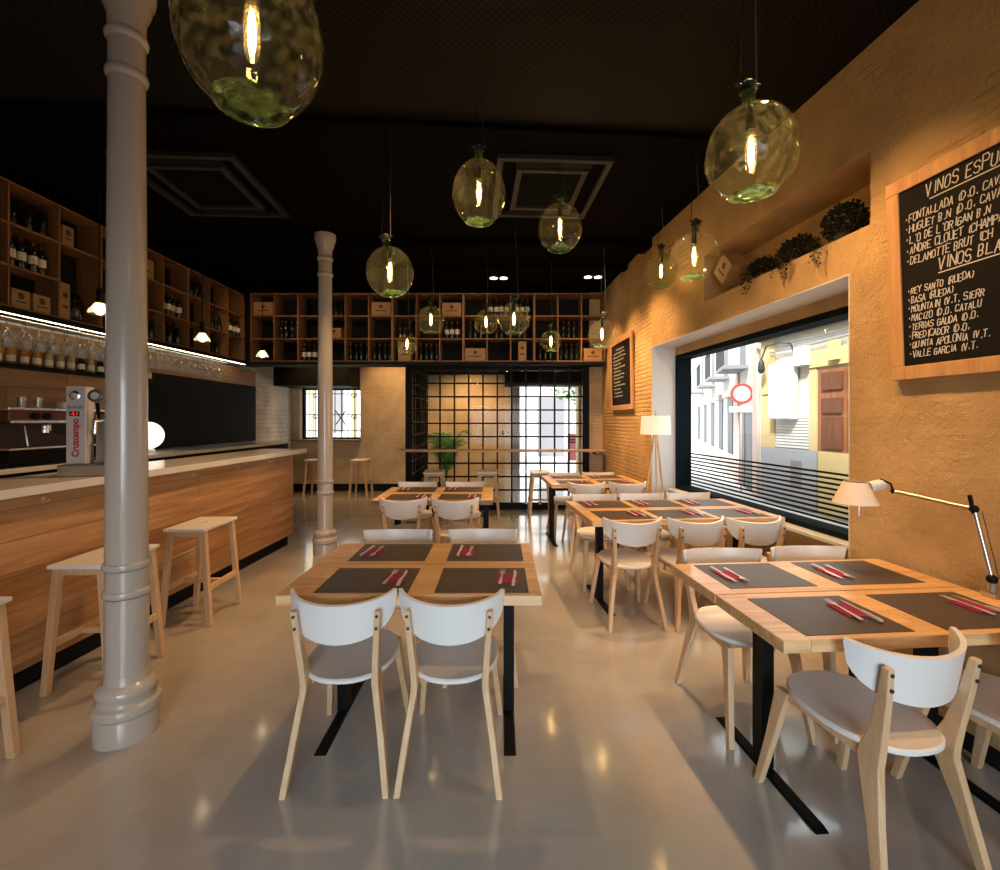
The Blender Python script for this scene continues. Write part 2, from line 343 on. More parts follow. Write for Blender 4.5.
# ------------------------------------------------------------------ the room
CZ = 3.64
XL = -4.42
def wr(y): return 2.345-.1*y
def wp(y, d, z):   # a point on / behind the right wall
    return (wr(y)+.995*d, y+.0995*d, z)
def wbox(mb, y0, y1, z0, z1, d0, d1):
    return mb.hexa([wp(y0, d0, z0), wp(y0, d1, z0), wp(y1, d1, z0), wp(y1, d0, z0), wp(y0, d0, z1), wp(y0, d1, z1), wp(y1, d1, z1), wp(y1, d0, z1)])
struct('floor', MB().box(-5.2, 3.4, -3, 10.4, -.12, 0), m_floor)
WY0, WY1, WT = 2.79, 5.57, 2.365
b = MB()
wbox(b, -3.1, 2.65, 0, CZ, 0, .6); wbox(b, 2.65, WY0, 0, 2.60, 0, .6); wbox(b, WY0, 5.57, WT, 2.60, 0, .6)
wbox(b, 2.65, 4.41, 2.60, 3.03, .36, .6); wbox(b, 4.41, 5.57, 2.60, 3.03, 0, .6); wbox(b, 2.65, 5.57, 3.03, CZ, 0, .6)
wbox(b, WY0, WY1, 0, .66, .27, .6); wbox(b, WY0, WY1, 2.265, WT, .29, .6)
struct('wall_right', b, m_plaster)
b = MB(); b.hexa([(1.788, 5.572, 0), (2.22, 5.61, 0), (2.22, 7.92, 0), (1.72, 7.92, 0), (1.788, 5.572, CZ), (2.22, 5.61, CZ), (2.22, 7.92, CZ), (1.72, 7.92, CZ)])
struct('wall_right.001', b, m_brick)
b = MB().box(1.50, 2.4, 7.925, 8.05, 0, CZ); b.box(1.72, 2.4, 8.05, 10, 0, CZ)
struct('wall_back', b, m_brickb)
b = MB(); b.box(XL-.3, -4.24, 10, 10.35, 0, CZ).box(-2.955, .25, 10, 10.35, 0, CZ).box(-4.24, -2.955, 10, 10.35, 0, 1.09).box(-4.24, -2.955, 10, 10.35, 2.18, CZ)
b.box(.25, 1.72, 10, 10.35, 2.42, CZ).box(1.66, 2.4, 10, 10.35, 0, 2.42)
struct('wall_back.001', b, m_brickb)
struct('wall_left', MB().box(XL-.42, XL, 8.5, 10, 0, CZ).box(XL-.42, XL-.28, -3, 8.5, 0, CZ).box(XL-.28, XL, -3, 8.5, 0, 2.38), m_whitebrick)
struct('trim_1', MB().box(XL, XL+.02, 2.0, 8.5, 1.16, 2.36), m_wallwood)
struct('ceiling', MB().box(-5.2, 3.4, -3.1, 10.4, CZ, CZ+.15), m_ceil)
b = MB(); a = radians(4.5)
b.box(-3.9, 3.5, -3.0, 3.35, CZ-.03, CZ-.002, RZ(a)); struct('ceiling.001', b, m_meshc)
struct('trim_2', MB().box(-3.9, 3.5, 3.35, 3.42, CZ-.07, CZ-.002, RZ(a)), m_ceil)
b = MB(); b.box(-5.2, -1.2, -3.15, -3, 0, CZ).box(1.6, 3.4, -3.15, -3, 0, CZ).box(-1.2, 1.6, -3.15, -3, 2.15, CZ).box(-1.2, 1.6, -3.15, -3, 0, .45)
struct('wall_rear', b, m_plaster)
# beams on the far ceiling and a lower dark soffit
struct('trim_3', MB().box(XL, 1.8, 5.55, 5.80, CZ-.10, CZ-.001), m_ceil)
struct('trim_4', MB().box(XL, 1.75, 6.45, 6.60, CZ-.07, CZ-.001), m_ceil)
# dark skirting
struct('baseboard_back', MB().box(XL, -1.6, 9.975, 9.998, 0, .15), m_blackm)
struct('baseboard_left', MB().box(XL+.001, XL+.02, 8.5, 9.97, 0, .15), m_blackm)
b = MB(); wbox(b, -1, WY0-.01, 0, .08, -.015, -.001); struct('baseboard_right', b, m_blackm)
# window recess lining, sill
b = MB(); wbox(b, WY1-.008, WY1-.001, .69, WT-.001, .001, .29); wbox(b, WY0+.001, WY0+.008, .69, WT-.001, .001, .29); wbox(b, WY0+.009, WY1-.009, WT-.008, WT-.001, .001, .29)
struct('trim_5', b, m_reveal)
b = MB(); wbox(b, WY1-.008, WY1-.001, 0, .69, .001, .268); struct('trim_6', b, m_reveal)
b = MB(); wbox(b, WY0+.002, WY1-.01, .662, .69, .20, .52); struct('trim_7', b, m_white, .004)
# street window: steel box frame, pane, vinyl stripes
win = MB(); wbox(win, WY1-.06, WY1-.01, .692, 2.264, .292, .46); wbox(win, WY0+.012, WY0+.06, .692, 2.264, .292, .46)
wbox(win, WY0+.012, WY1-.01, 2.215, 2.264, .292, .46); wbox(win, WY0+.012, WY1-.01, .692, .73, .292, .46)
w1 = struct('window_1', win, m_window_steel)
b = MB(); wbox(b, WY0+.06, WY1-.06, .73, 2.215, .436, .446); b.build('pane', m_pane, w1)
b = MB()
for k in range(10):
    z = .755+k*.0385; wbox(b, WY0+.06, WY1-.06, z, z+.016, .426, .434)
o = b.build('stripes', m_blackm, w1); o['label'] = 'black horizontal stripes across the lower pane'
# back window with iron grille
win = MB(); win.box(-4.24, -4.19, 10.14, 10.2, 1.09, 2.18).box(-3.0, -2.955, 10.14, 10.2, 1.09, 2.18).box(-4.24, -2.955, 10.14, 10.2, 1.09, 1.13).box(-4.24, -2.955, 10.14, 10.2, 2.14, 2.18)
w2 = struct('window_2', win, m_black)
MB().box(-4.19, -3.0, 10.165, 10.172, 1.13, 2.14).build('pane', m_pane, w2)
g = MB()
for k in range(9): x = -4.17+k*.1425; g.tube([(x, 10.3, 1.09), (x, 10.3, 2.18)], .010, 6)
for z in (1.27, 1.62, 2.07): g.tube([(-4.24, 10.3, z), (-2.955, 10.3, z)], .010, 6)
for sx in (-1, 1):
    for z in (1.62, 2.08):
        g.tube([(-3.6+sx*(.42-.07*(1-t/14)*cos(t*.62)), 10.3, z-.06+.07*(1-t/14)*sin(t*.62)) for t in range(15)], .011, 6)
for t in range(4): g.tube([(-3.48, 10.31, 1.55), (-3.48+.16*cos(pi/4+t*pi/2), 10.31, 1.55+.22*sin(pi/4+t*pi/2))], .012, 6)
g.build('grille', m_iron, w2)
struct('trim_8', MB().box(XL+.03, -2.93, 9.86, 10.13, 1.05, 1.088), m_shelfwood, .004)
# black roller box above it
o = struct('trim_9', MB().box(XL+.002, -2.965, 9.2, 9.998, 2.17, 2.9), m_blackm, .01)
# vestibule ceiling
struct('ceiling.002', MB().box(-1.60, 1.718, 7.96, 9.998, 2.46, 2.52), m_ceil)
struct('trim_10', MB().box(.10, 1.70, 9.55, 9.99, 2.20, 2.455), m_blackm)
struct('trim_11', MB().box(.25, .42, 10.0, 10.3, 0, 2.2), m_grey); struct('trim_12', MB().box(.10, .249, 9.985, 9.999, 0, 2.2), m_ywhite)
# steel-and-glass grid screens
def grid(name, x0, x1, z0, z1, n, m, mx, post=None, label=None):
    t = thing(name, label, 'glazed screen'); t.matrix_world = mx
    f = MB(); s = .026
    for i in range(n+1):
        x = x0+(x1-x0)*i/n; f.box(x-.013, x+.013, -.02, .02, z0, z1)
    for j in range(m+1):
        z = z0+(z1-z0)*j/m
        for i in range(n):
            xa = x0+(x1-x0)*i/n+.013; xb = x0+(x1-x0)*(i+1)/n-.013; f.box(xa, xb, -.02, .02, z-.013, z+.013)
    f.build('muntin_grid', m_black, t)
    MB().box(x0+.014, x1-.014, -.003, .003, z0+.014, z1-.014).build('pane', m_pane, t)
    for p in (post or []): MB().box(*p).build('frame_post', m_black, t, bevel=.004)
    return t
t = grid('glazed_screen', -1.49, 1.40, .10, 2.34, 12, 10, T(0, 7.94, 0), [(-1.585, -1.503, -.04, .04, 0, 2.386), (1.413, 1.495, -.04, .04, 0, 2.386), (-1.502, 1.412, -.04, .04, .0, .086), (-1.502, 1.412, -.04, .04, 2.352, 2.386)],
     'black steel and glass grid screen across the entrance at the back of the room')
grid('glazed_screen', 0, 1.98, .10, 2.37, 8, 10, T(-1.545, 8.012, 0) @ RZ(pi/2), [(-.0135, 1.99, -.03, .03, 0, .086), (-.0135, 1.99, -.03, .03, 2.384, 2.43), (.95, .99, -.035, -.021, .09, 2.38)],
     'short black steel and glass screen running back from the left end of the entrance screen')
o = MB().box(-1.66, 1.70, 7.60, 7.895, .985, 1.015).build('wall_ledge', m_frame, bevel=.004)
tag(o, 'long narrow wooden ledge running across the black grid screen', 'ledge')
MB().box(1.55, 1.69, 7.64, 7.9, .93, .983).build('bracket', m_shelfwood, o)
tag(MB().box(.04, .075, 9.94, 9.984, 1.18, 1.28).build('door_phone', m_black, bevel=.006), 'small black box on the brick wall inside the entrance', 'intercom')

# ------------------------------------------------------------------ columns
def column(x, y, label):
    t = thing('cast_iron_column', label, 'column', (x, y, 0), 0, 'cast iron columns'); t['kind'] = 'thing'
    n = 40
    MB().scl(.79).lathe([(.165, 0), (.165, .10), (.160, .115)], n).build('plinth', m_colpaint, t, True)
    MB().scl(.79).lathe([(.158, .115), (.172, .125), (.176, .145), (.170, .165), (.150, .175), (.146, .19), (.150, .205), (.158, .215), (.158, .235), (.146, .25), (.118, .262), (.112, .30)], n).build('base_moulding', m_colpaint, t, True)
    def ring(z): return [(.110, z-.018), (.118, z-.014), (.124, z), (.118, z+.014), (.110, z+.018)]
    MB().scl(.79).lathe([(.111, .30), (.110, .66)], n, cap=False).lathe(ring(.68), n, cap=False).lathe([(.109, .698), (.109, .79)], n, cap=False).lathe(ring(.81), n, cap=False).lathe([(.108, .828), (.1, 2.2), (.093, 3.12)], n, cap=False).build('shaft', m_colpaint, t, True)
    MB().scl(.79).lathe([(.093, 3.12), (.106, 3.13), (.11, 3.145), (.106, 3.16), (.094, 3.17), (.094, 3.30), (.108, 3.31), (.112, 3.325), (.106, 3.34), (.096, 3.35), (.098, 3.42), (.118, 3.46), (.125, 3.48), (.125, 3.50), (.142, 3.52), (.148, 3.55), (.148, 3.60)], n).build('capital', m_colpaint, t, True)
column(-1.79, 2.265, 'cream painted iron column standing closest, in front of the bar stools')
column(-1.985, 5.36, 'slimmer looking cream iron column farther back beyond the bar end')

# ------------------------------------------------------------------ bar
bar = thing('bar_counter', 'long oak-clad bar counter with white stone top', 'bar counter', (-2.42, 5.92, 0), math.atan(-.036))
# local frame: +x towards the room, -y towards the camera
MB().box(-.55, 0, -7.0, 0, 1.09, 1.14).build('countertop', m_slab, bar, bevel=.004)
MB().box(-.50, -.075, -6.95, -.21, .13, 1.089).build('front_panel', m_barwood, bar, bevel=.002)
MB().box(-.48, -.13, -6.95, -.24, 0, .129).build('kick_plate', m_blackm, bar)
for k in range(6):
    y = -.75-k*.62
    MB().tube([(-.073, y, 1.04), (-.045, y, 1.035), (-.04, y, 1.05)], .005, 6).box(-.0745, -.070, y-.012, y+.012, 1.025, 1.06).build('bag_hook', m_steel, bar)
bc = thing('back_counter', 'low white-topped counter along the wall behind the bar', 'counter')
MB().box(XL+.02, -3.80, 1.6, 8.6, 1.08, 1.12).build('countertop', m_slab, bc, bevel=.003)
MB().box(XL+.02, -3.84, 1.6, 8.55, .1, 1.079).build('cabinet_front', m_blackm, bc)
MB().box(XL+.02, -3.9, 1.6, 8.55, 0, .099).build('kick_plate', m_black, bc)
o = MB().box(XL+.021, XL+.05, 5.75, 8.45, 1.13, 2.10).build('wall_panel', m_blackm, bevel=.004)
tag(o, 'wide plain black panel on the wall behind the bar', 'panel')

# ------------------------------------------------------------------ chair
def make_chair():
    t = thing('dining_chair', 'x', 'chair', group='white and birch dining chairs')
    n = 40; pts = []
    for i in range(n):
        a = 2*pi*i/n; c, s = cos(a), sin(a); e = 2/2.35
        w = .194 if s > -.2 else .194-.012*(-s-.2)
        pts.append((w*math.copysign(abs(c)**e, c), -.008+.242*math.copysign(abs(s)**e, s)))
    rings = []
    for k, (sc, z) in enumerate(((.97, .428), (1, .434), (1, .444), (.97, .45), (.6, .447), (.2, .445))):
        rings.append([(x*sc, -.008+(y+.008)*sc, z+.006*max(0, y/.23)**2) for x, y in pts])
    MB().loft(rings).build('seat', m_white, t, True)
    # curved backrest shell
    nu, nv, th = 29, 7, .016
    def P(u, v):
        zt, zb = .788-.024*(1-abs(u)**1.8), .598
        f = 1-sqrt(max(0, 1-abs(u)**1.9))
        z = (zb+(zt-zb)*f*.93)+(zt-(zb+(zt-zb)*f*.93))*v
        x = .217*sin(u*1.25)/sin(1.25)
        y = -.258+.132*(1-cos(u*1.35))/(1-cos(1.35))-.03*(z-.6)/.17
        return Vector((x, y, z))
    fr, bk = [], []
    for i in range(nu):
        for j in range(nv):
            u = -1+2*i/(nu-1); v = j/(nv-1); p = P(u, v); e = .01
            du = P(min(1, u+e), v)-P(max(-1, u-e), v); nrm = du.cross(Vector((0, -.17, 1))).normalized()
            if nrm.y < 0: nrm = -nrm
            fr.append(p+nrm*th/2); bk.append(p-nrm*th/2)
    vs = [tuple(p) for p in fr+bk]; N = nu*nv; fs = []
    for i in range(nu-1):
        for j in range(nv-1):
            a, b_, c, d = i*nv+j, (i+1)*nv+j, (i+1)*nv+j+1, i*nv+j+1
            fs += [(a, d, c, b_), (a+N, b_+N, c+N, d+N)]
        fs += [(i*nv, (i+1)*nv, (i+1)*nv+N, i*nv+N), (i*nv+nv-1, i*nv+nv-1+N, (i+1)*nv+nv-1+N, (i+1)*nv+nv-1)]
    for j in range(nv-1):
        fs += [(j, j+N, j+1+N, j+1)]; k = (nu-1)*nv+j; fs += [(k, k+1, k+1+N, k+N)]
    MB().add(vs, fs).build('backrest', m_white, t, True)
    for s in (-1, 1):
        MB().bar([(s*.204, -.276, 0, .026, .034), (s*.174, -.228, .22, .027, .048), (s*.148, -.188, .385, .028, .074), (s*.146, -.190, .42, .028, .078), (s*.150, -.215, .50, .027, .052), (s*.159, -.243, .62, .025, .036), (s*.167, -.262, .735, .023, .026)]).build('leg', m_birch, t, bevel=.004)
        MB().bar([(s*.200, .258, 0, .026, .032), (s*.178, .208, .22, .028, .042), (s*.160, .165, .426, .030, .062)]).build('leg', m_birch, t, bevel=.004)
        MB().hexa([(s*.140-.012, -.16, .385), (s*.140+.012, -.16, .385), (s*.155+.012, .15, .395), (s*.155-.012, .15, .395), (s*.140-.012, -.16, .427), (s*.140+.012, -.16, .427), (s*.155+.012, .15, .427), (s*.155-.012, .15, .427)]).build('seat_rail', m_birch, t, bevel=.003)
        for z, y in ((.715, -.2725), (.665, -.2685)):
            MB().lathe([(.0065, 0), (.0065, .004), (.004, .005)], 10, T(s*(.1655 if z > .7 else .1622), y, z) @ Matrix.Rotation(pi/2, 4, 'X')).build('screw', m_iron, t)
    MB().box(-.145, .145, .10, .125, .39, .427).build('cross_rail', m_birch, t, bevel=.003)
    return t
chair = make_chair(); cu = []
def put_chair(x, y, deg, label): return place(chair, cu, loc=(x, y, 0), rz=radians(deg), label=label)

# ------------------------------------------------------------------ table and settings
def make_table(w, d, label, feet):
    """origin at floor, centre of the top; long side along x"""
    t = thing('dining_table', label, 'table', group='wooden dining tables')
    for s in (-1, 1):
        MB().box(-w/2, w/2, min(s*.003, s*d/2), max(s*.003, s*d/2), .706, .75).build('top_board', m_tabletop, t, bevel=.003)
        x = feet[0] if s < 0 else feet[1]
        MB().box(x-.027, x+.027, -.035, .035, .014, .698).build('post', m_black, t, bevel=.003)
        MB().hexa([(x-.028, -.34, 0), (x+.028, -.34, 0), (x+.028, .34, 0), (x-.028, .34, 0), (x-.022, -.315, .014), (x+.022, -.315, .014), (x+.022, .315, .014), (x-.022, .315, .014)]).build('foot_bar', m_black, t, bevel=.002)
        MB().box(x-.03, x+.03, -.36, .36, .690, .705).build('top_bar', m_black, t)
    MB().box(feet[0]+.0275, feet[1]-.0275, -.02, .02, .62, .685).build('beam', m_black, t, bevel=.002)
    return t
# setting pieces
pm = MB().box(-.205, .205, -.17, .17, 0, .0015).build('placemat', m_mat); pmu = []
nb = MB()
nb.box(-.050, .050, -.062, .062, 0, .003).box(-.048, .048, -.060, .060, .003, .006)
nk = nb.build('napkin', m_red, bevel=.001); nku = []
def fork_mesh():
    b = MB(); prof = [(-.100, .004, .002), (-.095, .0085, .0025), (-.04, .006, .0025), (.02, .0035, .0028), (.04, .0045, .003), (.052, .011, .002), (.062, .0125, .0015)]
    b.loft([[(-w, y, z0), (w, y, z0), (w, y, z0+.002), (-w, y, z0+.002)] for y, w, z0 in prof])
    for k in range(4): x = -.0105+k*.007; b.hexa([(x-.0016, .061, .0015), (x+.0016, .061, .0015), (x+.001, .102, .004), (x-.001, .102, .004), (x-.0016, .061, .0035), (x+.0016, .061, .0035), (x+.001, .102, .0055), (x-.001, .102, .0055)])
    return b
def knife_mesh():
    b = MB(); b.loft([[(-w, y, 0), (w, y, 0), (w*.8, y, h), (-w*.8, y, h)] for y, w, h in ((-.108, .005, .004), (-.10, .0085, .007), (-.03, .0075, .007), (-.005, .006, .006))])
    b.loft([[(-.004, y, .001), (w, y, .001), (w, y, .0022), (-.004, y, .004)] for y, w in ((-.005, .006), (.01, .009), (.07, .010), (.10, .006), (.112, -.002))])
    return b
fk = fork_mesh().build('fork', m_cut, None, True); fku = []
kn = knife_mesh().build('knife', m_cut, None, True); knu = []
for o, l, c, g in ((pm, 'x', 'placemat', 'charcoal placemats'), (nk, 'x', 'napkin', 'red napkins'), (fk, 'x', 'fork', 'steel forks'), (kn, 'x', 'knife', 'steel knives')): tag(o, l, c, g)
def setting(table_mx, lx, ly, far, where, tname, jit=0):
    rz = table_mx.to_euler().z+(pi if far else 0)
    def W(x, y, z): return table_mx @ Vector((lx, ly, z)) + RZ(rz) @ Vector((x, y, 0)) 
    loc = W(0, 0, .7505)
    place(pm, pmu, loc=loc, rz=rz, label=f'charcoal paper placemat at the {where} place of the {tname}')
    r = random.uniform(-.08, .08)
    place(nk, nku, loc=W(.115, .01, .7522), rz=rz+r, label=f'folded crimson napkin at the {where} place of the {tname}')
    place(fk, fku, loc=W(.088, .012, .7586), rz=rz+r+random.uniform(-.06, .03), label=f'steel fork at the {where} place of the {tname}')
    place(kn, knu, loc=W(.146, .0, .7588), rz=rz+r+random.uniform(-.03, .06), label=f'steel knife at the {where} place of the {tname}')
def put_table(fl, w, d, deg, tname, label, mats, feet):
    """fl: world xy of the near-left top corner"""
    t = make_table(w, d, label, feet); a = radians(deg)
    c = Vector((fl[0], fl[1], 0))+RZ(a) @ Vector((w/2, d/2, 0))
    t.location = c; t.rotation_euler = (0, 0, a); mx = T(c.x, c.y, 0) @ RZ(a)
    for lx, near, wn in mats:
        setting(mx, lx, (-d/2+.20) if near else (d/2-.20), not near, ('near ' if near else 'far ')+wn, tname)
    return t
TA = 'front centre table'; TB = 'rear centre table'; TC = 'front table by the plaster wall'; TD = 'long six-seat table by the window'; TE = 'rearmost table by the brick wall'
put_table((-.96, 2.016), 1.14, .86, 0, TA, 'plank-topped table for four standing alone in the front centre', [(-.215, 1, 'left'), (.31, 1, 'right'), (-.215, 0, 'left'), (.31, 0, 'right')], (-.415, .435))
put_table((-1.20, 4.40), 1.13, .88, 0.5, TB, 'plank-topped table for four in the centre behind the front one', [(-.25, 1, 'left'), (.25, 1, 'right'), (-.25, 0, 'left'), (.25, 0, 'right')], (-.41, .495))
put_table((.962, 1.60), 1.16, .86, 4.8, TC, 'plank-topped table nearest the right wall with the desk lamp', [(-.27, 1, 'left'), (.26, 1, 'right'), (-.27, 0, 'left'), (.26, 0, 'right')], (-.365, .40))
put_table((.685, 3.50), 1.52, .87, 5.2, TD, 'long plank-topped table set for six beside the street window', [(-.465, 1, 'left'), (0, 1, 'middle'), (.465, 1, 'right'), (-.465, 0, 'left'), (0, 0, 'middle'), (.465, 0, 'right')], (-.575, .645))
put_table((.60, 5.48), 1.12, .90, 3, TE, 'plank-topped table farthest back beside the brick wall', [(-.25, 1, 'left'), (.25, 1, 'right'), (-.25, 0, 'left'), (.25, 0, 'right')], (-.49, .35))
# chairs: near side faces away from the camera (0 deg), far side faces it (180)
W_ = 'white and birch dining chair '
put_chair(-.663, 2.155, 1, W_+'at near left of the front centre table, back to camera')
put_chair(-.202, 2.155, -1, W_+'at near right of the front centre table, back to camera')
put_chair(-.66, 2.745+.15, 180, W_+'tucked at far left of the front centre table')
put_chair(-.11, 2.745+.165, 180, W_+'tucked at far right of the front centre table')
put_chair(-.90, 4.535, 1, W_+'at near left of the rear centre table')
put_chair(-.41, 4.535, -2, W_+'at near right of the rear centre table')
put_chair(-.96, 5.31, 180, W_+'tucked at far left of the rear centre table')
put_chair(-.41, 5.31, 180, W_+'tucked at far right of the rear centre table')
put_chair(1.318, 1.745, 10, W_+'pulled out at an angle at the front wall table')
put_chair(1.90, 1.76, 8, W_+'beside the wall at near right of the front wall table')
put_chair(1.235, 2.43, 184, W_+'tucked at far left of the front wall table')
put_chair(1.74, 2.475, 185, W_+'tucked at far right of the front wall table')
put_chair(.96, 3.625, 4, W_+'at near left of the six-seat window table')
put_chair(1.42, 3.64, 8, W_+'at near middle of the six-seat window table')
put_chair(1.845, 3.65, 10, W_+'at near right of the six-seat window table, by the sill')
put_chair(.92, 4.405, 184, W_+'tucked at far left of the six-seat window table')
put_chair(1.39, 4.445, 184, W_+'tucked at far middle of the six-seat window table')
put_chair(1.87, 4.487, 185, W_+'tucked at far right of the six-seat window table')
put_chair(.99, 5.62, 3, W_+'at near left of the rearmost wall table')
put_chair(1.47, 5.645, 4, W_+'at near right of the rearmost wall table')
put_chair(.88, 6.30, 184, W_+'tucked at far left of the rearmost wall table')
put_chair(1.36, 6.33, 183, W_+'tucked at far right of the rearmost wall table')

# ------------------------------------------------------------------ stools
def make_stool():
    t = thing('bar_stool', 'x', 'stool', group='wooden bar stools')
    def ring(a, b_, z): return [(-a, -b_, z), (a, -b_, z), (a, b_, z), (-a, b_, z)]
    vs = ring(.15, .225, .71)+ring(.011, .06, .71)+ring(.15, .225, .688)+ring(.011, .06, .688); fs = []
    for i in range(4):
        k = (i+1) % 4
        fs += [(i, k, 4+k, 4+i), (8+k, 8+i, 12+i, 12+k), (8+i, 8+k, k, i), (4+i, 4+k, 12+k, 12+i)]
    MB().add(vs, fs).build('seat', m_white, t, bevel=.004)
    for sx in (-1, 1):
        for sy in (-1, 1):
            MB().bar([(sx*.172, sy*.205, 0, .036, .036), (sx*.118, sy*.188, .687, .038, .040)]).build('leg', m_birch, t, bevel=.004)
        x = sx*.152
        MB().box(x-.011, x+.011, -.182, .182, .245, .285).build('side_rail', m_birch, t, bevel=.003)
        MB().box(-.115, .115, sx*.178-.012, sx*.178+.012, .645, .687).build('apron', m_birch, t, bevel=.003)
    MB().box(-.14, .14, -.015, .015, .25, .28).build('cross_rail', m_birch, t, bevel=.003)
    MB().tube([(-.133, -.18, .48), (-.133, .18, .48)], .006, 8).build('metal_rod', m_steel, t, True)
    return t
stool = make_stool(); su = []
for x, y, a, l in ((-2.33, 1.89, 2, 'wooden bar stool cut by the left frame edge, before the column'), (-2.315, 2.785, 2, 'wooden bar stool at the bar, partly behind the near column'), (-2.295, 3.64, 2, 'wooden bar stool at the bar, last one beyond the column'),
                   (-3.72, 9.55, 0, 'wooden stool under the grilled window, left of the thin column'), (-2.80, 9.52, 0, 'wooden stool under the grilled window, right of the thin column'),
                   (-1.02, 7.32, 4, 'wooden stool at the grid screen ledge, by the palm'), (-.19, 7.36, 0, 'wooden stool at the middle of the grid screen ledge'), (.62, 7.30, 0, 'wooden stool at the ledge behind the rearmost table')):
    place(stool, su, loc=(x, y, 0), rz=radians(a), label=l)

# ------------------------------------------------------------------ glass demijohn pendants
def make_pendant(R, label, loc, tilt=(0, 0), H=None, clear=False, squash=1.0, neck=True):
    """origin = globe centre"""
    t = thing('demijohn_pendant', label, 'pendant lamp', loc, 0, 'glass demijohn pendants')
    H = H or R; g = m_demiclear if clear else m_demi
    rot = (tilt[0], tilt[1], 0); E = Matrix.Rotation(tilt[0], 4, 'X') @ Matrix.Rotation(tilt[1], 4, 'Y')
    prof = []
    for k in range(25):
        th = .20+(2.62-.20)*k/24   # from the neck down to the foot ring
        prof.append((R*sin(th)**.92*(1+.03*(th > pi/2)), H*cos(th)))
    prof = [(R*.16, H*1.02)]+prof
    globe = MB().lathe(prof, 40, E, cap=False).build('glass_globe', g, t, True)
    zb = H*cos(2.62); rb = prof[-1][0]
    MB().lathe([(rb, zb), (rb*.97, zb-R*.06), (rb*.86, zb-R*.085), (rb*.74, zb-R*.06), (rb*.68, zb+R*.01)], 32, E, cap=False).build('glass_foot', m_demibase, t, True)
    MB().lathe([(rb*.68, zb+R*.01), (rb*.45, zb+R*.08), (rb*.15, zb+R*.12)], 32, E).build('glass_punt', m_demibase, t, True)
    nz = H*1.02
    MB().lathe([(R*.16, nz), (R*.15, nz+R*.30), (R*.20, nz+R*.32), (R*.20, nz+R*.40), (R*.15, nz+R*.42)], 20, E, cap=False).build('glass_neck', m_demibase, t, True)
    top = E @ Vector((0, 0, nz+R*.42))
    MB().lathe([(.018, .07), (.018, .13), (.014, .16), (.006, .17)], 12, T(0, 0, R*.12)).build('lamp_holder', m_black, t, True)
    zb2 = R*.12
    bulb = MB().lathe([(.012, zb2+.07), (.019, zb2+.05), (.022, zb2+.0), (.021, zb2-.07), (.014, zb2-.095), (.003, zb2-.10)], 14).build('bulb', m_bulb, t, True)
    MB().lathe([(.003, zb2+.045), (.007, zb2+.03), (.011, zb2-.02), (.009, zb2-.06), (.003, zb2-.08)], 8).build('filament', m_fil, bulb, True)
    MB().tube([(0, 0, zb2+.168), (top.x*.5, top.y*.5, (zb2+top.z)/2), (top.x, top.y, top.z+.02)], .004, 6).build('inner_cord', m_black, t)
    up = CZ-.035-loc[2]
    bk = MB(); bk.tube([(top.x-R*.28, top.y, top.z+.01), (top.x+R*.28, top.y, top.z+.01)], .006, 6).lathe([(R*.17, top.z-.02), (R*.17, top.z+.012), (.012, top.z+.03)], 12, c=(top.x, top.y))
    bk.build('bracket', m_iron, t, True)
    for s in (-1, 1):
        MB().tube([(top.x+s*R*.2, top.y, top.z+.01), (top.x*.3+s*R*.06, top.y*.3, up)], .0028, 6).build('hanging_cable', m_steel if s > 0 else m_black, t)
    return t
def PX(px, py, Y): return ((px-500)*Y/472, Y, 1.5+(420-py)*Y/472)
PD = [
 (252, 34, 1.32, .186, .222, (0, 0), 0, 'very large green glass demijohn pendant cut by the frame top, by the front column'),
 (751, 153, 1.90, .170, .180, (.06, -.08), 0, 'large tilted glass demijohn pendant in front of the niche'),
 (479, 193, 3.05, .170, .205, (.05, 0), 0, 'egg-shaped glass demijohn pendant below the mesh ceiling, before the cassette'),
 (560, 228, 3.88, .177, .195, (-.1, .03), 0, 'glass demijohn pendant hanging under the right air cassette'),
 (390, 272, 3.37, .165, .172, (.0, -.12), 0, 'glass demijohn pendant nearest the thin column, green-footed'),
 (431, 320, 5.60, .158, .165, (0, 0), 0, 'glass pendant before the shelf, left of the three middle ones'),
 (486, 322, 6.05, .150, .155, (0, 0), 0, 'smaller glass pendant just left of the largest back one'),
 (514, 319, 5.20, .172, .172, (0, .05), 0, 'largest glass pendant before the middle of the back shelf'),
 (551, 341, 6.30, .135, .14, (0, -.05), 0, 'lowest small glass pendant above the entrance screen'),
 (602, 334, 5.60, .160, .165, (.05, .08), 1, 'clear glass pendant beside the small blackboard'),
 (407, 344, 6.40, .140, .14, (0, 0), 0, 'smallest glass pendant, low before the left shelf units'),
 (661, 271, 4.70, .158, .172, (0, 0), 0, 'greenish glass pendant near the wall, farther of the niche pair'),
 (694, 256, 3.70, .178, .185, (0, .05), 1, 'clear glass pendant near the wall, nearer of the niche pair'),
]
for px, py, Y, R, H, tl, cl, lab in PD: make_pendant(R, lab, PX(px, py, Y), tl, H, cl)

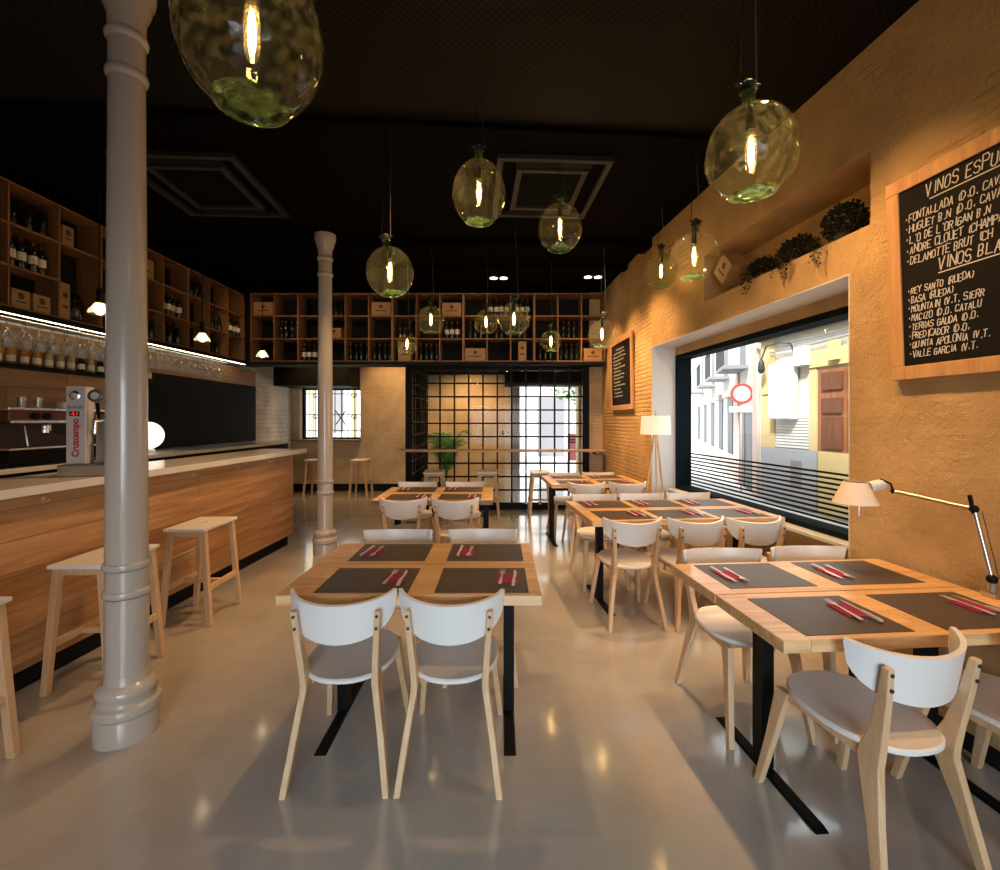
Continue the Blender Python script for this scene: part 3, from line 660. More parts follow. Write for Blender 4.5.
# small pendants above the bar
def make_barlamp():
    t = thing('bar_pendant', 'x', 'pendant lamp', group='small bar pendants')
    MB().tube([(0, 0, .09), (0, 0, CZ-2.31)], .004, 6).build('cord', m_black, t)
    MB().lathe([(.010, .15), (.020, .13), (.022, .05), (.030, .035)], 14).build('lamp_cap', m_black, t, True)
    MB().lathe([(.030, .035), (.036, .02), (.058, -.005), (.072, -.03), (.066, -.045)], 20, cap=False).build('glass_shade', m_shadeglass, t, True)
    MB().ball((0, 0, -.01), (.034, .034, .038), 12, 8).build('bulb', m_bulbglow, t, True)
    return t
bl = make_barlamp(); bu = []
for y, l in ((3.42, 'small bare-bulb pendant over the bar, left of the front column'), (4.60, 'small pendant over the bar, between the two columns'), (5.76, 'small pendant over the bar end, just left of the thin column')):
    place(bl, bu, loc=(-2.9, y, 2.31), label=l)

# ------------------------------------------------------------------ wine shelves
def shelf_unit(name, label, n, pitch_x, pitch_z, depth, loc, rz, skip=()):
    """cubby unit: x along, front at y=0, back at y=+depth, bottom z=0"""
    t = thing(name, label, 'shelf', loc, rz, 'wine cubby shelves'); w = n*pitch_x; h = 3*pitch_z; th = .018
    f = MB()
    f.box(0, th, 0, depth, 0, h).box(w-th, w, 0, depth, 0, h).box(th, w-th, 0, depth, 0, th).box(th, w-th, 0, depth, h-th, h)
    f.build('carcass', m_shelfwood, t, bevel=.001)
    for i in range(1, n): MB().box(i*pitch_x-th/2, i*pitch_x+th/2, .002, depth-.01, th+.0005, h-th-.0005).build('divider', m_shelfwood, t)
    for i in range(n):
        for j in (1, 2):
            if (i, j) in skip: continue
            MB().box(i*pitch_x+th/2+.0005+(th/2 if i == 0 else 0), (i+1)*pitch_x-th/2-.0005-(th/2 if i == n-1 else 0), .002, depth-.01, j*pitch_z-th/2, j*pitch_z+th/2).build('shelf_board', m_shelfwood, t)
    MB().box(.0, w, depth+.0005, depth+.012, 0, h).build('back_panel', m_blackm, t)
    return t
def make_bottle(lab, H=.29):
    t = thing('wine_bottle', 'x', 'bottle')
    MB().lathe([(.034, 0), (.037, .006), (.037, .18), (.033, .20), (.016, .232), (.0145, .25), (.0145, H)], 14).build('bottle_body', m_bottle, t, True)
    MB().lathe([(.0155, H-.055), (.0158, H-.002), (.012, H+.001)], 12, cap=True).build('capsule', m_foil, t, True)
    if lab: MB().lathe([(.0376, .07), (.0376, .145)], 14, cap=False).build('paper_label', m_label, t, True)
    return t
bA, bB = make_bottle(1), make_bottle(0); bAu, bBu = [], []
def wine_box(w, h, d, label, loc, rz, rot=None):
    t = thing('wine_crate', label, 'box', loc, rz, 'wooden wine boxes')
    if rot: t.rotation_euler = rot
    MB().box(-w/2, w/2, 0, d, 0, h).build('crate_body', m_boxwood, t, bevel=.002)
    mk = MB(); mk.lathe([(.03, 0), (.03, .0006)], 14, T(0, -.0002, h*.66) @ Matrix.Rotation(pi/2, 4, 'X')); mk.box(-w*.3, w*.3, -.0008, -.0001, h*.30, h*.38)
    mk.build('printed_mark', m_ink, t)
    return t
PZB, PXB = .37, .381
S0 = -4.02; SY = 7.60; SZ = 2.44
UN = ['leftmost', 'second from left', 'middle', 'second from right', 'rightmost']
for u in range(5):
    shelf_unit('cubby_shelf', f'open wooden wine cubby unit high on the back, {UN[u]} of five', 3, PXB, PZB-.002, .34, (S0+u*3*PXB, SY, SZ), 0)
o = MB().box(S0-.01, 1.70, SY-.02, SY+.36, SZ-.05, SZ-.002).build('shelf_beam', m_blackm); tag(o, 'black steel beam carrying the back wine shelves', 'beam'); o['kind'] = 'thing'
RN = {0: 'bottom', 1: 'middle', 2: 'top'}
def back_cell(c, r, n, white=0, lit=0):
    x0 = S0+c*PXB; z = SZ+r*PZB+.02-(.002*r)
    for k in range(n):
        x = x0+PXB/2+(k-(n-1)/2)*.0865+random.uniform(-.003, .003)
        l = f'{ORD[k]} of {n} {"white-labelled" if white else "dark"} wine bottles, {RN[r]} row, {ORD[c]} column of back shelf'
        place(bA if white else bB, bAu if white else bBu, loc=(x, SY+random.uniform(.10, .14), z), rz=random.uniform(0, 6), label=l, group='wine bottles on the back shelf')
def back_box(c, r, w=.30, h=.2, dx=0):
    wine_box(w, h, .2, f'pale wooden wine box, {RN[r]} row, {ORD[c]} column of back shelf', (S0+c*PXB+PXB/2+dx, SY+.03, SZ+r*PZB+.02-(.002*r)), 0)
for c, r, n, w in ((1, 1, 4, 0), (2, 0, 4, 1), (3, 2, 3, 0), (4, 0, 4, 0), (5, 0, 4, 0), (6, 1, 3, 0), (7, 0, 4, 0), (8, 1, 3, 1), (9, 1, 3, 0), (10, 2, 4, 1), (11, 2, 3, 1), (12, 0, 3, 0), (13, 1, 3, 0), (13, 0, 4, 0), (11, 1, 2, 0), (10, 1, 2, 0)): back_cell(c, r, n, w)
for c, r, w, h in ((0, 2, .31, .21), (3, 1, .22, .16), (5, 2, .31, .21), (8, 2, .31, .2), (9, 0, .33, .2), (14, 0, .30, .2), (6, 0, .2, .3), (11, 0, .13, .31)): back_box(c, r, w, h)
# left shelf: front face at x = -4.15, columns run away along y
LX, LY, LPY, LPZ, LZ = -4.15, 3.53, .46, .36, 2.455
LN = ['nearest', 'middle', 'farthest']
for u in range(3):
    shelf_unit('cubby_shelf', f'open wooden wine cubby unit above the bar, {LN[u]} of three', 3, LPY, LPZ-.002, .24, (LX, LY+u*3*LPY, LZ), pi/2, skip=((2, 1),) if u == 0 else ())
def left_cell(c, r, n, white=0):
    z = LZ+r*LPZ+.02-.002*r
    for k in range(n):
        y = LY+c*LPY+.035+(LPY-.07)*(k+.5)/n+random.uniform(-.006, .006)
        l = f'{ORD[k]} of {n} {"white-labelled" if white else "dark"} bottles, {RN[r]} row, {ORD[c]} column of shelf above bar'
        place(bA if white else bB, bAu if white else bBu, loc=(LX-random.uniform(.07, .1), y, z), rz=random.uniform(0, 6), label=l, group='wine bottles on the shelf above the bar')
for c, r, n, w in ((0, 1, 4, 1), (1, 1, 4, 1), (1, 2, 3, 0), (5, 1, 4, 1), (5, 0, 3, 0), (6, 2, 4, 0), (7, 1, 4, 0), (7, 0, 2, 0), (8, 1, 4, 1), (4, 0, 3, 0)): left_cell(c, r, n, w)
def left_box(c, r, w, h, dy, nm): wine_box(w, h, .16, f'pale wooden wine box, {RN[r]} row, {ORD[c]} column of shelf above bar{nm}', (LX-.03, LY+c*LPY+dy, LZ+r*LPZ+.02-.002*r), pi/2)
left_box(1, 0, .16, .16, .13, ', nearer one'); left_box(1, 0, .16, .16, .32, ', farther one'); left_box(2, 2, .12, .18, .12, ''); left_box(4, 2, .26, .22, .2, ''); left_box(4, 1, .14, .28, .14, ''); left_box(2, 0, .10, .34, .09, '')
t = thing('demijohn_bottle', 'big dark round-shouldered bottle in the tall cubby above the bar', 'bottle', (LX-.12, LY+2*LPY+.26, LZ+.02))
MB().lathe([(.07, 0), (.085, .02), (.088, .20), (.06, .27), (.022, .31), (.02, .40)], 20).build('bottle_body', m_bottle, t, True)
MB().lathe([(.024, .385), (.024, .405), (.018, .41)], 14).build('bottle_lip', m_bottle, t, True)
# valance with LED strip
v = thing('shelf_valance', 'black valance under the bar shelf with a lit strip', 'valance')
MB().box(LX-.005, LX+.03, 2.4, 7.72, 2.405, LZ-.002).build('fascia', m_blackm, v, bevel=.002)
MB().box(LX-.018, LX-.006, 2.4, 7.70, 2.402, 2.412).build('led_strip', m_led, v)
MB().box(XL+.001, LX-.006, 2.4, 7.72, 2.425, LZ-.002).build('underside', m_blackm, v)
o = MB().box(-4.16, -4.03, 7.73, 7.90, 2.38, CZ-.002).build('shelf_post', m_blackm); tag(o, 'black upright post in the corner between the two wine shelves', 'post'); o['kind'] = 'thing'

# ------------------------------------------------------------------ hanging wine glasses on a rack
rk = thing('glass_rack', 'row of thin metal rails holding stemmed glasses above the bar', 'rack')
for x in (-4.335, -4.275, -4.245, -4.185): MB().tube([(x, 3.4, 2.372), (x, 7.25, 2.372)], .004, 6).build('rail', m_steel, rk)
for y in (3.5, 4.7, 5.9, 7.1):
    for x in (-4.335, -4.185): MB().tube([(x, y, 2.372), (x, y, 2.424)], .004, 6).build('hanger', m_steel, rk)
g = MB().lathe([(.038, .214), (.036, .210), (.007, .204), (.005, .19), (.005, .125), (.010, .115), (.034, .09), (.047, .05), (.046, .01), (.037, -.038)], 18, cap=False)
wg = g.build('wine_glass', m_wineglass, None, True); tag(wg, 'x', 'glass'); wu = []
for r, x in ((0, -4.195), (1, -4.283)):
    for k in range(25):
        y = 3.75+k*.138+random.uniform(-.012, .012)
        if r: y += .07
        place(wg, wu, loc=(x, y, 2.165), label=f'upside-down stemmed glass, {ORD[k]} from the near end, {"wall-side" if r else "bar-side"} row of the rack', group='wine glasses hanging under the shelf')
# liquor shelf
o = MB().box(XL+.021, -4.24, 2.6, 5.97, 1.965, 1.995).build('bottle_shelf', m_blackm, bevel=.002); tag(o, 'thin black shelf of liquor bottles under the hanging glasses', 'shelf')
kinds = [(m_pale, 'pale gold'), (m_amber, 'amber'), (m_wineglass, 'clear'), (m_bottle, 'dark')]; liq = {}
def make_liq(mat):
    t = thing('liquor_bottle', 'x', 'bottle', group='liquor bottles on the black wall shelf')
    MB().lathe([(.028, 0), (.031, .006), (.031, .11), (.026, .135), (.012, .155), (.011, .195)], 14).build('bottle_body', mat, t, True)
    MB().lathe([(.0135, .185), (.0135, .205), (.010, .207)], 12).build('cap', m_black, t, True)
    MB().lathe([(.0316, .03), (.0316, .085)], 14, cap=False).build('paper_label', m_label, t, True)
    return t
seq = [3, 3, 3, 2, 0, 1, 1, 1, 0, 0, 0, 3, 0, 3, 3, 0, 0, 3, 3, 0]
for k, s in enumerate(seq):
    if s not in liq: liq[s] = (make_liq(kinds[s][0]), [])
    p, u = liq[s]
    place(p, u, loc=(-4.362, 3.62+k*.118, 1.9955), label=f'{kinds[s][1]} liquor bottle, {ORD[k]} from the near end of the black wall shelf')

# ------------------------------------------------------------------ beer tap, coffee machine, globe lamp
tp = thing('beer_tap', 'white beer tap tower with red lettering on the bar', 'beer tap', (-2.69, 3.13, 1.1405), radians(14))
MB().box(-.13, .20, -.14, .10, 0, .075).build('drip_tray', m_steel, tp, bevel=.006)
MB().box(-.105, .005, -.10, -.01, .0755, .575).build('tower', m_tapwhite, tp, bevel=.006)
MB().box(.0055, .012, -.085, -.025, .2, .54).build('side_plate', m_cream, tp, bevel=.002)
dd = MB().box(-.085, -.030, -.103, -.1005, .385, .415).build('display', m_black, tp)
def text(name, s, size, mat, parent, mx, align='CENTER', ext=.0006):
    c = bpy.data.curves.new(name, 'FONT'); c.body = s; c.size = size; c.align_x = align; c.align_y = 'CENTER'; c.extrude = ext; c.offset = .0022 if size > .05 else .0004
    o = bpy.data.objects.new(name, c); COL.objects.link(o); dg = bpy.context.evaluated_depsgraph_get(); me = bpy.data.meshes.new_from_object(o.evaluated_get(dg)); bpy.data.objects.remove(o)
    me.materials.clear(); me.materials.append(mat); o = bpy.data.objects.new(name, me); COL.objects.link(o); o.parent = parent; o.matrix_local = mx; return o
FACE = Matrix.Rotation(pi/2, 4, 'X')
text('digits', '-2.1', .028, m_digit, dd, T(-.057, -.1036, .40) @ FACE)
text('lettering', 'Cruzcampo', .052, m_redtext, tp, T(-.052, -.1008, .245) @ FACE @ Matrix.Rotation(pi/2, 4, 'Z'), ext=.001)
text('lettering', 'GLACIAL', .022, m_ink, tp, T(-.052, -.1008, .44) @ FACE, ext=.0005)
for x, mt, r in ((-.05, m_chrome, .030), (.06, m_bluegrey, .042)):
    o = MB().lathe([(r, 0), (r, .012), (r*.7, .016)], 24, T(x, -.1005, .515) @ FACE).build('medallion', mt, tp, True)
    MB().lathe([(r*.55, .0165), (r*.5, .021)], 18, T(x, -.1005, .515) @ FACE).build('medallion_boss', m_cream, o, True)
MB().box(.03, .10, -.05, .03, .0755, .40).build('tap_column', m_steel, tp, bevel=.01)
MB().tube([(.065, -.05, .36), (.065, -.12, .35), (.065, -.125, .27)], .009, 8).build('spout', m_chrome, tp, True)
MB().tube([(.065, -.08, .37), (.065, -.095, .47)], [.009, .013], 8).build('tap_handle', m_black, tp, True)

em = thing('espresso_machine', 'steel and maroon espresso machine behind the bar', 'coffee machine', (-4.08, 4.35, 1.121), pi/2)
# local: x along the counter, -y towards the room
MB().box(-.68, .68, -.26, .28, .03, .14).build('base', m_black, em, bevel=.01)
MB().box(-.68, .68, .02, .28, .141, .36).build('back_body', m_darkmar, em, bevel=.01)
MB().box(-.70, .70, -.28, .28, .361, .455).build('head', m_maroon, em, bevel=.012)
MB().box(-.705, .705, -.285, .285, .4555, .48).build('cup_rail', m_chrome, em, bevel=.004)
MB().box(-.69, .69, -.285, -.281, .355, .375).build('trim_strip', m_chrome, em)
MB().box(-.68, .68, -.27, -.02, .141, .155).build('drip_grid', m_chrome, em)
for x in (-.30, 0, .30):
    gh = MB().lathe([(.035, 0), (.04, .04), (.03, .06)], 16, T(x, -.18, .30)).build('group_head', m_chrome, em, True)
    MB().lathe([(.04, .27), (.04, .298)], 16, c=(x, -.18)).tube([(x, -.2, .28), (x+.02, -.36, .26)], [.012, .016], 8).build('portafilter', m_chrome, gh, True)
for x in (-.6, .6): MB().tube([(x, -.24, .36), (x, -.30, .33), (x+.02, -.31, .17)], .006, 6).build('steam_wand', m_chrome, em, True)
for x in (-.5, -.4): MB().lathe([(.03, 0), (.03, .02)], 14, T(x, -.281, .41) @ FACE).build('knob', m_black, em, True)
MB().box(-.15, .02, -.286, -.281, .385, .435).build('badge_plate', m_label, em)
for x in (-.62, .62):
    for y in (-.22, .24): MB().lathe([(.02, 0), (.02, .03)], 10, c=(x, y)).build('foot', m_black, em)
cupm = MB().lathe([(.022, 0), (.026, .01), (.034, .055), (.031, .055), (.022, .012)], 16)
cup = cupm.build('coffee_cup', m_white, None, True); tag(cup, 'x', 'cup'); cpu = []
tumm = MB().lathe([(.024, 0), (.027, .09), (.0255, .09), (.022, .006)], 16)
tum = tumm.build('tumbler', m_wineglass, None, True); tag(tum, 'x', 'glass'); tmu = []
for k in range(4): place(tum, tmu, loc=(-3.95-.08*(k % 2), 3.90+k*.07, 1.121+.4805), label=f'{ORD[k]} clear tumbler from the near end on the espresso machine', group='tumblers on the espresso machine')
for k in range(9): place(cup, cpu, loc=(-3.90-.1*(k % 2), 4.22+k*.085, 1.121+.4805), label=f'{ORD[k]} white coffee cup after the tumblers on the espresso machine', group='cups on the espresso machine')
gl = thing('globe_lamp', 'glowing white globe lamp behind the bar, partly hidden by the column', 'lamp', (-4.1, 5.50, 1.1205))
MB().lathe([(.07, 0), (.07, .03), (.05, .046)], 20).build('base', m_white, gl, True)
MB().ball((0, 0, .20), .158, 28, 18).build('globe', m_globe, gl, True)

# ------------------------------------------------------------------ blackboards
GL = {'A': '002640 1232', 'B': '00062635342303 2332312000', 'C': '4536160501103041', 'D': '00062644422000', 'E': '46060040 0333', 'F': '460600 0333', 'G': '45361605011030414323', 'H': '0006 4046 0343', 'I': '2026', 'J': '4641301001', 'K': '0006 460340', 'L': '060040', 'M': '0006234640', 'N': '00064046', 'O': '163645413010010516', 'P': '00063645443303', 'Q': '163645413010010516 2240', 'R': '00063645443303 2340', 'S': '453616050413334241301001', 'T': '0646 2620', 'U': '060110304146', 'V': '062046', 'W': '0610233046', 'X': '0640 0046', 'Y': '0623 4623 2320', 'Z': '06460040', '(': '36252130', ')': '16252110', '.': '2021', "'": '2625', '*': '03040403', '-': '1333'}
def stroke_text(mb, s, x, z, h, mx, w=.010, rnd=None, slant=.12, lift=.0015):
    """hand-drawn capitals as thin raised chalk ribbons in the local xz plane"""
    rnd = rnd or random.Random(len(s)); u = h/6; k_ = .78
    for ch in s:
        if ch == ' ': x += u*2.6; continue
        dz = rnd.uniform(-.5, .5)*u; sc = rnd.uniform(.9, 1.1)
        for st in GL[ch].split():
            P_ = []
            for i in range(0, len(st), 2):
                px = int(st[i])+rnd.uniform(-.25, .25); pz = int(st[i+1])+rnd.uniform(-.25, .25)
                P_.append(Vector((x+px*u*.66*sc+slant*pz*u, 0, z+pz*u*sc+dz)))
            for a, b_ in zip(P_, P_[1:]):
                d = (b_-a); 
                if d.length < 1e-6: d = Vector((.004, 0, 0)); b_ = a+d
                d.normalize(); n = Vector((-d.z, 0, d.x))*w/2; a2 = a-d*w*.3; b2 = b_+d*w*.3
                f0 = [a2-n, b2-n, b2+n, a2+n]
                mb.hexa([tuple(p+Vector((0, -lift, 0))) for p in f0]+[tuple(p) for p in f0], mx)
        x += u*(3.55 if ch not in "I.'*()" else 2.5)
    return x
def board(name, label, w, h, loc, rz, lean, lines, fw=.068):
    """front faces -y locally, bottom left corner at origin"""
    t = thing(name, label, 'blackboard', loc, 0, 'framed blackboards'); t.rotation_euler = (lean, 0, rz)
    MB().box(fw, w-fw, .008, .02, fw, h-fw).build('slate', m_chalk, t)
    for a in ((0, w, 0, fw), (0, w, h-fw, h), (0, fw, fw, h-fw), (w-fw, w, fw, h-fw)): MB().box(a[0], a[1], 0, .03, a[2], a[3]).build('frame_rail', m_frame, t, bevel=.003)
    for mb in lines(): mb.build('chalk_line', m_chalkw, t)
    return t
L1 = ["*FONTALLADA (D.O. CAVA", "*HUGUET B.N (D.O. CAVA", "*L'O DE L'ORIGAN B.N", "*ANDRE CLOUET (CHAMPA", "*DELAMOTTE BRUT (CH"]
L2 = ["*REY SANTO (RUEDA)", "*BASA (RUEDA)", "*MOUNTAIN (V.T. SIERR", "*MACIZO (D.O. CATALU", "*TERRAS GAUDA (D.O.", "*PREDICADOR (D.O.", "*QUINTA APOLONIA (V.T.", "*VALLE GARCIA (V.T."]
def big_lines():
    rn = random.Random(3); mx = T(0, .008, 0); out = []
    def row(txt, x, z, h, w):
        mb = MB(); stroke_text(mb, txt, x, z, h, mx, w, rn); out.append(mb)
    def rule(x0, x1, z):
        out.append(MB().hexa([(x0, .0065, z), (x1, .0065, z+.004), (x1, .008, z+.004), (x0, .008, z), (x0, .0065, z+.005), (x1, .0065, z+.009), (x1, .008, z+.009), (x0, .008, z+.005)]))
    row('VINOS ESPUMOSOS', .20, .875, .056, .0045); rule(.22, .62, .853)
    for k, q in enumerate(L1): row(q, .10, .785-k*.053, .036, .0036)
    row('VINOS BLANCOS', .25, .505, .053, .0045); rule(.25, .62, .488)
    for k, q in enumerate(L2): row(q, .10, .425-k*.045, .031, .0033)
    return out
aw = math.atan(.1)
p0 = wp(2.488, -.036, 1.706)
board('menu_blackboard', 'big pine-framed blackboard wine list on the plaster wall', 1.35, 1.02, p0, -(pi/2-aw), radians(2.0), big_lines)
def small_lines():
    rn = random.Random(5); x0 = .16; out = []
    for blk in range(14):
        z = .86-blk*.052; mb = MB()
        L_ = rn.uniform(.35, .62) if blk else .4; x = x0+(.15 if not blk else 0); xe = x+L_; pts = []
        while x < xe:
            pts.append((x, z+rn.uniform(0, .022))); x += rn.uniform(.008, .022)
        vs = []; n = len(pts)
        for dy, dz in ((.0065, 0), (.0065, .008), (.008, 0), (.008, .008)): vs += [(a, dy, c+dz) for a, c in pts]
        fs = []
        for k in range(n-1):
            fs += [(k, k+1, n+k+1, n+k), (2*n+k, 3*n+k, 3*n+k+1, 2*n+k+1), (k, 2*n+k, 2*n+k+1, k+1), (n+k, n+k+1, 3*n+k+1, 3*n+k)]
        out.append(mb.add(vs, fs))
    return out
board('menu_blackboard', 'smaller framed blackboard on the brick wall at the back', 1.06, 1.03, (1.788-.029*(7.25-5.57)-.036, 7.25, 1.645), -(pi/2-.029), radians(.8), small_lines, .07)

# ------------------------------------------------------------------ lamps
fl = thing('floor_lamp', 'wooden tripod floor lamp with pale drum shade by the window recess', 'floor lamp', (1.70, 5.16, 0))
for k in range(3):
    a = radians(20+120*k); MB().tube([(.20*cos(a), .20*sin(a), .0), (.012*cos(a), .012*sin(a), 1.36)], [.013, .010], 8).build('leg', m_birch, fl, True)
MB().lathe([(.028, 1.33), (.028, 1.37), (.014, 1.375), (.012, 1.60), (.006, 1.61)], 14).build('stem', m_birch, fl, True)
MB().lathe([(.160, 1.345), (.150, 1.545), (.147, 1.545), (.157, 1.345)], 32, cap=False).build('lamp_shade', m_lampshade, fl, True)
MB().tube([(0, -.147, 1.54), (0, 0, 1.55), (0, .147, 1.54)], .003, 6).build('shade_ring', m_steel, fl)
tl = thing('task_lamp', 'jointed steel desk lamp with pale conical shade, clamped to the table', 'desk lamp', (2.085, 2.0, .7505))
def PL(px, py, Y): p = PX(px, py, Y); return Vector((p[0]-2.085, p[1]-2.0, p[2]-.7505))
MB().box(-.022, .022, -.03, .03, 0, .022).lathe([(.016, .022), (.014, .06)], 12).build('clamp', m_steel, tl, bevel=.003)
j0 = Vector((0, 0, .075)); j1 = PL(974, 509, 2.05); j2 = PL(893, 491, 2.30); j3 = PL(876, 485, 2.34)
MB().tube([(0, 0, .055), tuple(j0)], .012, 10).ball(tuple(j0), .02).build('joint', m_black, tl, True)
MB().tube([tuple(j0), tuple(j1)], .0085, 10).build('arm', m_steel, tl, True)
MB().tube([tuple(j0+Vector((.03, 0, 0))), tuple(j1+Vector((.035, 0, -.01)))], .0015, 6).build('tension_wire', m_black, tl)
MB().ball(tuple(j1), .018).tube([tuple(j1+Vector((0, 0, -.02))), tuple(j1+Vector((-.02, 0, .06)))], .008, 8).build('joint', m_black, tl, True)
MB().tube([tuple(j1), tuple(j2)], .0085, 10).build('arm', m_steel, tl, True)
MB().tube([tuple(j2), tuple(j2+Vector((-.01, 0, .035))), tuple(j3+Vector((.02, 0, .03)))], .005, 8).ball(tuple(j2), .012).build('joint', m_black, tl, True)
MB().tube([tuple(j3+Vector((.035, 0, .005))), tuple(j3+Vector((-.035, 0, -.01)))], .026, 14).build('lamp_head', m_white, tl, True)
sc_ = PL(855, 492, 2.34)
MB().lathe([(.096, -.054), (.050, .050), (.047, .050), (.093, -.054)], 32, T(*sc_), cap=False).build('lamp_shade', m_taskshade, tl, True)
MB().tube([tuple(sc_+Vector((.02, 0, -.03))), tuple(sc_+Vector((.02, 0, -.12)))], .003, 6).build('pull_rod', m_steel, tl)
MB().tube([tuple(j3), tuple(sc_+Vector((0, 0, .03)))], .012, 8).build('socket', m_steel, tl, True)

# ------------------------------------------------------------------ niche plants and box
def bush(name, label, y, d, z, rx, rz_, n, trail):
    c = wp(y, d, z); t = thing(name, label, 'potted plant', c, -(pi/2-aw)+pi, 'plants in the wall niche')
    MB().lathe([(.05, 0), (.06, .07), (.055, .07), (.048, .01)], 18).build('pot', m_pot, t, True)
    rn = random.Random(int(y*100)); f = MB()
    def leaf(p, s):
        a = rn.uniform(0, 6.3); e = rn.uniform(-.9, .9); d_ = Vector((cos(a)*cos(e), sin(a)*cos(e), sin(e))); u = d_.cross(Vector((rn.random()-.5, rn.random()-.5, 1))).normalized()*s*.42
        w = d_.cross(u).normalized()*s*.12
        f.add([tuple(p), tuple(p+d_*s*.5+u+w), tuple(p+d_*s), tuple(p+d_*s*.5-u+w)], [(0, 1, 2), (0, 2, 3)])
    for k in range(n):
        a = rn.uniform(0, 6.3); v_ = rn.uniform(-1, 1); r = rn.uniform(.5, 1)**.5; q = sqrt(1-v_*v_)
        leaf(Vector((rx*r*q*cos(a), min(.12, .11*r*q*sin(a)), .03+rz_+rz_*r*v_)), rn.uniform(.016, .03))
    for k in range(trail):
        x = rn.uniform(-rx*.8, rx*.8); L_ = rn.uniform(.06, .2)
        for s in range(int(L_*140)): leaf(Vector((x+rn.uniform(-.012, .012), d+.03+rn.uniform(0, .02), .06-L_*s/(L_*140))), rn.uniform(.014, .022))
    f.build('foliage', m_leaf, t)
    return t
bush('trailing_plant', 'dark bushy plant at the right end of the wall niche', 2.96, .12, 2.601, .145, .115, 1500, 4)
bush('trailing_plant', 'dark trailing plant in the middle of the wall niche', 3.36, .12, 2.601, .16, .085, 1400, 9)
bush('trailing_plant', 'dark low trailing plant beside the tilted box in the niche', 3.72, .12, 2.601, .12, .075, 1000, 6)
p = wp(4.13, .03, 2.645)
bx = wine_box(.20, .20, .16, 'small wooden box tipped on its corner in the wall niche', (p[0], p[1], 2.603), 0)
bx.rotation_euler = (0, radians(48), -(pi/2-aw)); bx.location = wp(4.23, .03, 2.603+.16)

# ------------------------------------------------------------------ ceiling units
def cassette(x0, x1, y0, y1, a, label):
    t = thing('ceiling_cassette', label, 'air conditioner', ((x0+x1)/2, (y0+y1)/2, CZ), radians(a), 'ceiling air cassettes'); w = (x1-x0)/2; d = (y1-y0)/2
    f = MB(); z0, z1 = -.045, -.002
    f.box(-w, w, -d, -d+.05, z0, z1).box(-w, w, d-.05, d, z0, z1).box(-w, -w+.05, -d+.05, d-.05, z0, z1).box(w-.05, w, -d+.05, d-.05, z0, z1)
    i = .17
    f.box(-w+i, w-i, -d+i, -d+i+.05, z0, z1).box(-w+i, w-i, d-i-.05, d-i, z0, z1).box(-w+i, -w+i+.05, -d+i+.05, d-i-.05, z0, z1).box(w-i-.05, w-i, -d+i+.05, d-i-.05, z0, z1)
    f.build('frame', m_acgrey, t, bevel=.004)
    g = MB(); n = 16
    for k in range(n):
        y = -d+i+.07+(2*d-2*i-.14)*k/(n-1); g.box(-w+i+.05, w-i-.05, y-.006, y+.006, -.03, -.012)
    g.build('grille', m_blackm, t)
    for s in (-1, 1): MB().box(-w+.16, w-.16, s*(d-.11)-.035, s*(d-.11)+.035, -.035, -.02, Matrix.Identity(4)).build('louver', m_blackm, t)
cassette(-.05, .90, 3.80, 4.90, 3, 'square air-conditioning cassette in the dark ceiling, right of the thin column')
cassette(-3.15, -2.16, 3.74, 4.88, 3, 'square air-conditioning cassette in the dark ceiling above the bar')
def twin(x, y, label):
    t = thing('twin_downlight', label, 'ceiling light', (x, y, CZ), 0, 'twin downlights')
    MB().box(-.15, .15, -.075, .075, -.02, -.002).build('trim_plate', m_blackm, t)
    for s in (-1, 1): MB().lathe([(.055, -.026), (.055, -.0205)], 20, c=(s*.075, 0)).build('lens', m_down, t)
twin(-.02, 7.05, 'twin recessed downlight before the middle of the back shelf'); twin(1.38, 7.0, 'twin recessed downlight near the wall before the back shelf')
twin(.36, 1.9, 'twin recessed downlight in the mesh ceiling at the top edge')

# ------------------------------------------------------------------ palm in the vestibule
pt = thing('potted_palm', 'green potted palm standing behind the grid screen', 'potted plant', (-1.0, 8.8, 0))
MB().lathe([(.13, 0), (.17, .34), (.15, .34), (.12, .02)], 24).build('pot', m_pot, pt, True)
rn = random.Random(11); st = MB(); lf = MB()
for k in range(16):
    a = k*2.4; L_ = rn.uniform(.55, .95); up = rn.uniform(.95, 1.6); pts = []
    for s in range(9):
        q = s/8; pts.append(Vector((cos(a)*L_*.42*q**1.4, sin(a)*L_*.42*q**1.4, .32+up*(q-.42*q*q*q)*1.05)))
    st.tube([tuple(p) for p in pts], .005, 5)
    for s in range(3, 9):
        d = (pts[s]-pts[s-1]).normalized(); side = d.cross(Vector((0, 0, 1))).normalized()
        for h in (0, .5):
            p = pts[s-1].lerp(pts[s], h)
            for sg in (-1, 1):
                tip = p+side*sg*.17+d*.12+Vector((0, 0, -.05)); n_ = d*.012
                lf.add([tuple(p-n_), tuple(p+n_), tuple(p.lerp(tip, .5)+n_*1.3+Vector((0, 0, .012))), tuple(tip), tuple(p.lerp(tip, .5)-n_*1.3+Vector((0, 0, .012)))], [(0, 1, 2, 3, 4)])
lo = lf.build('fronds', m_palm, pt); st.build('stems', m_palm, pt, True)

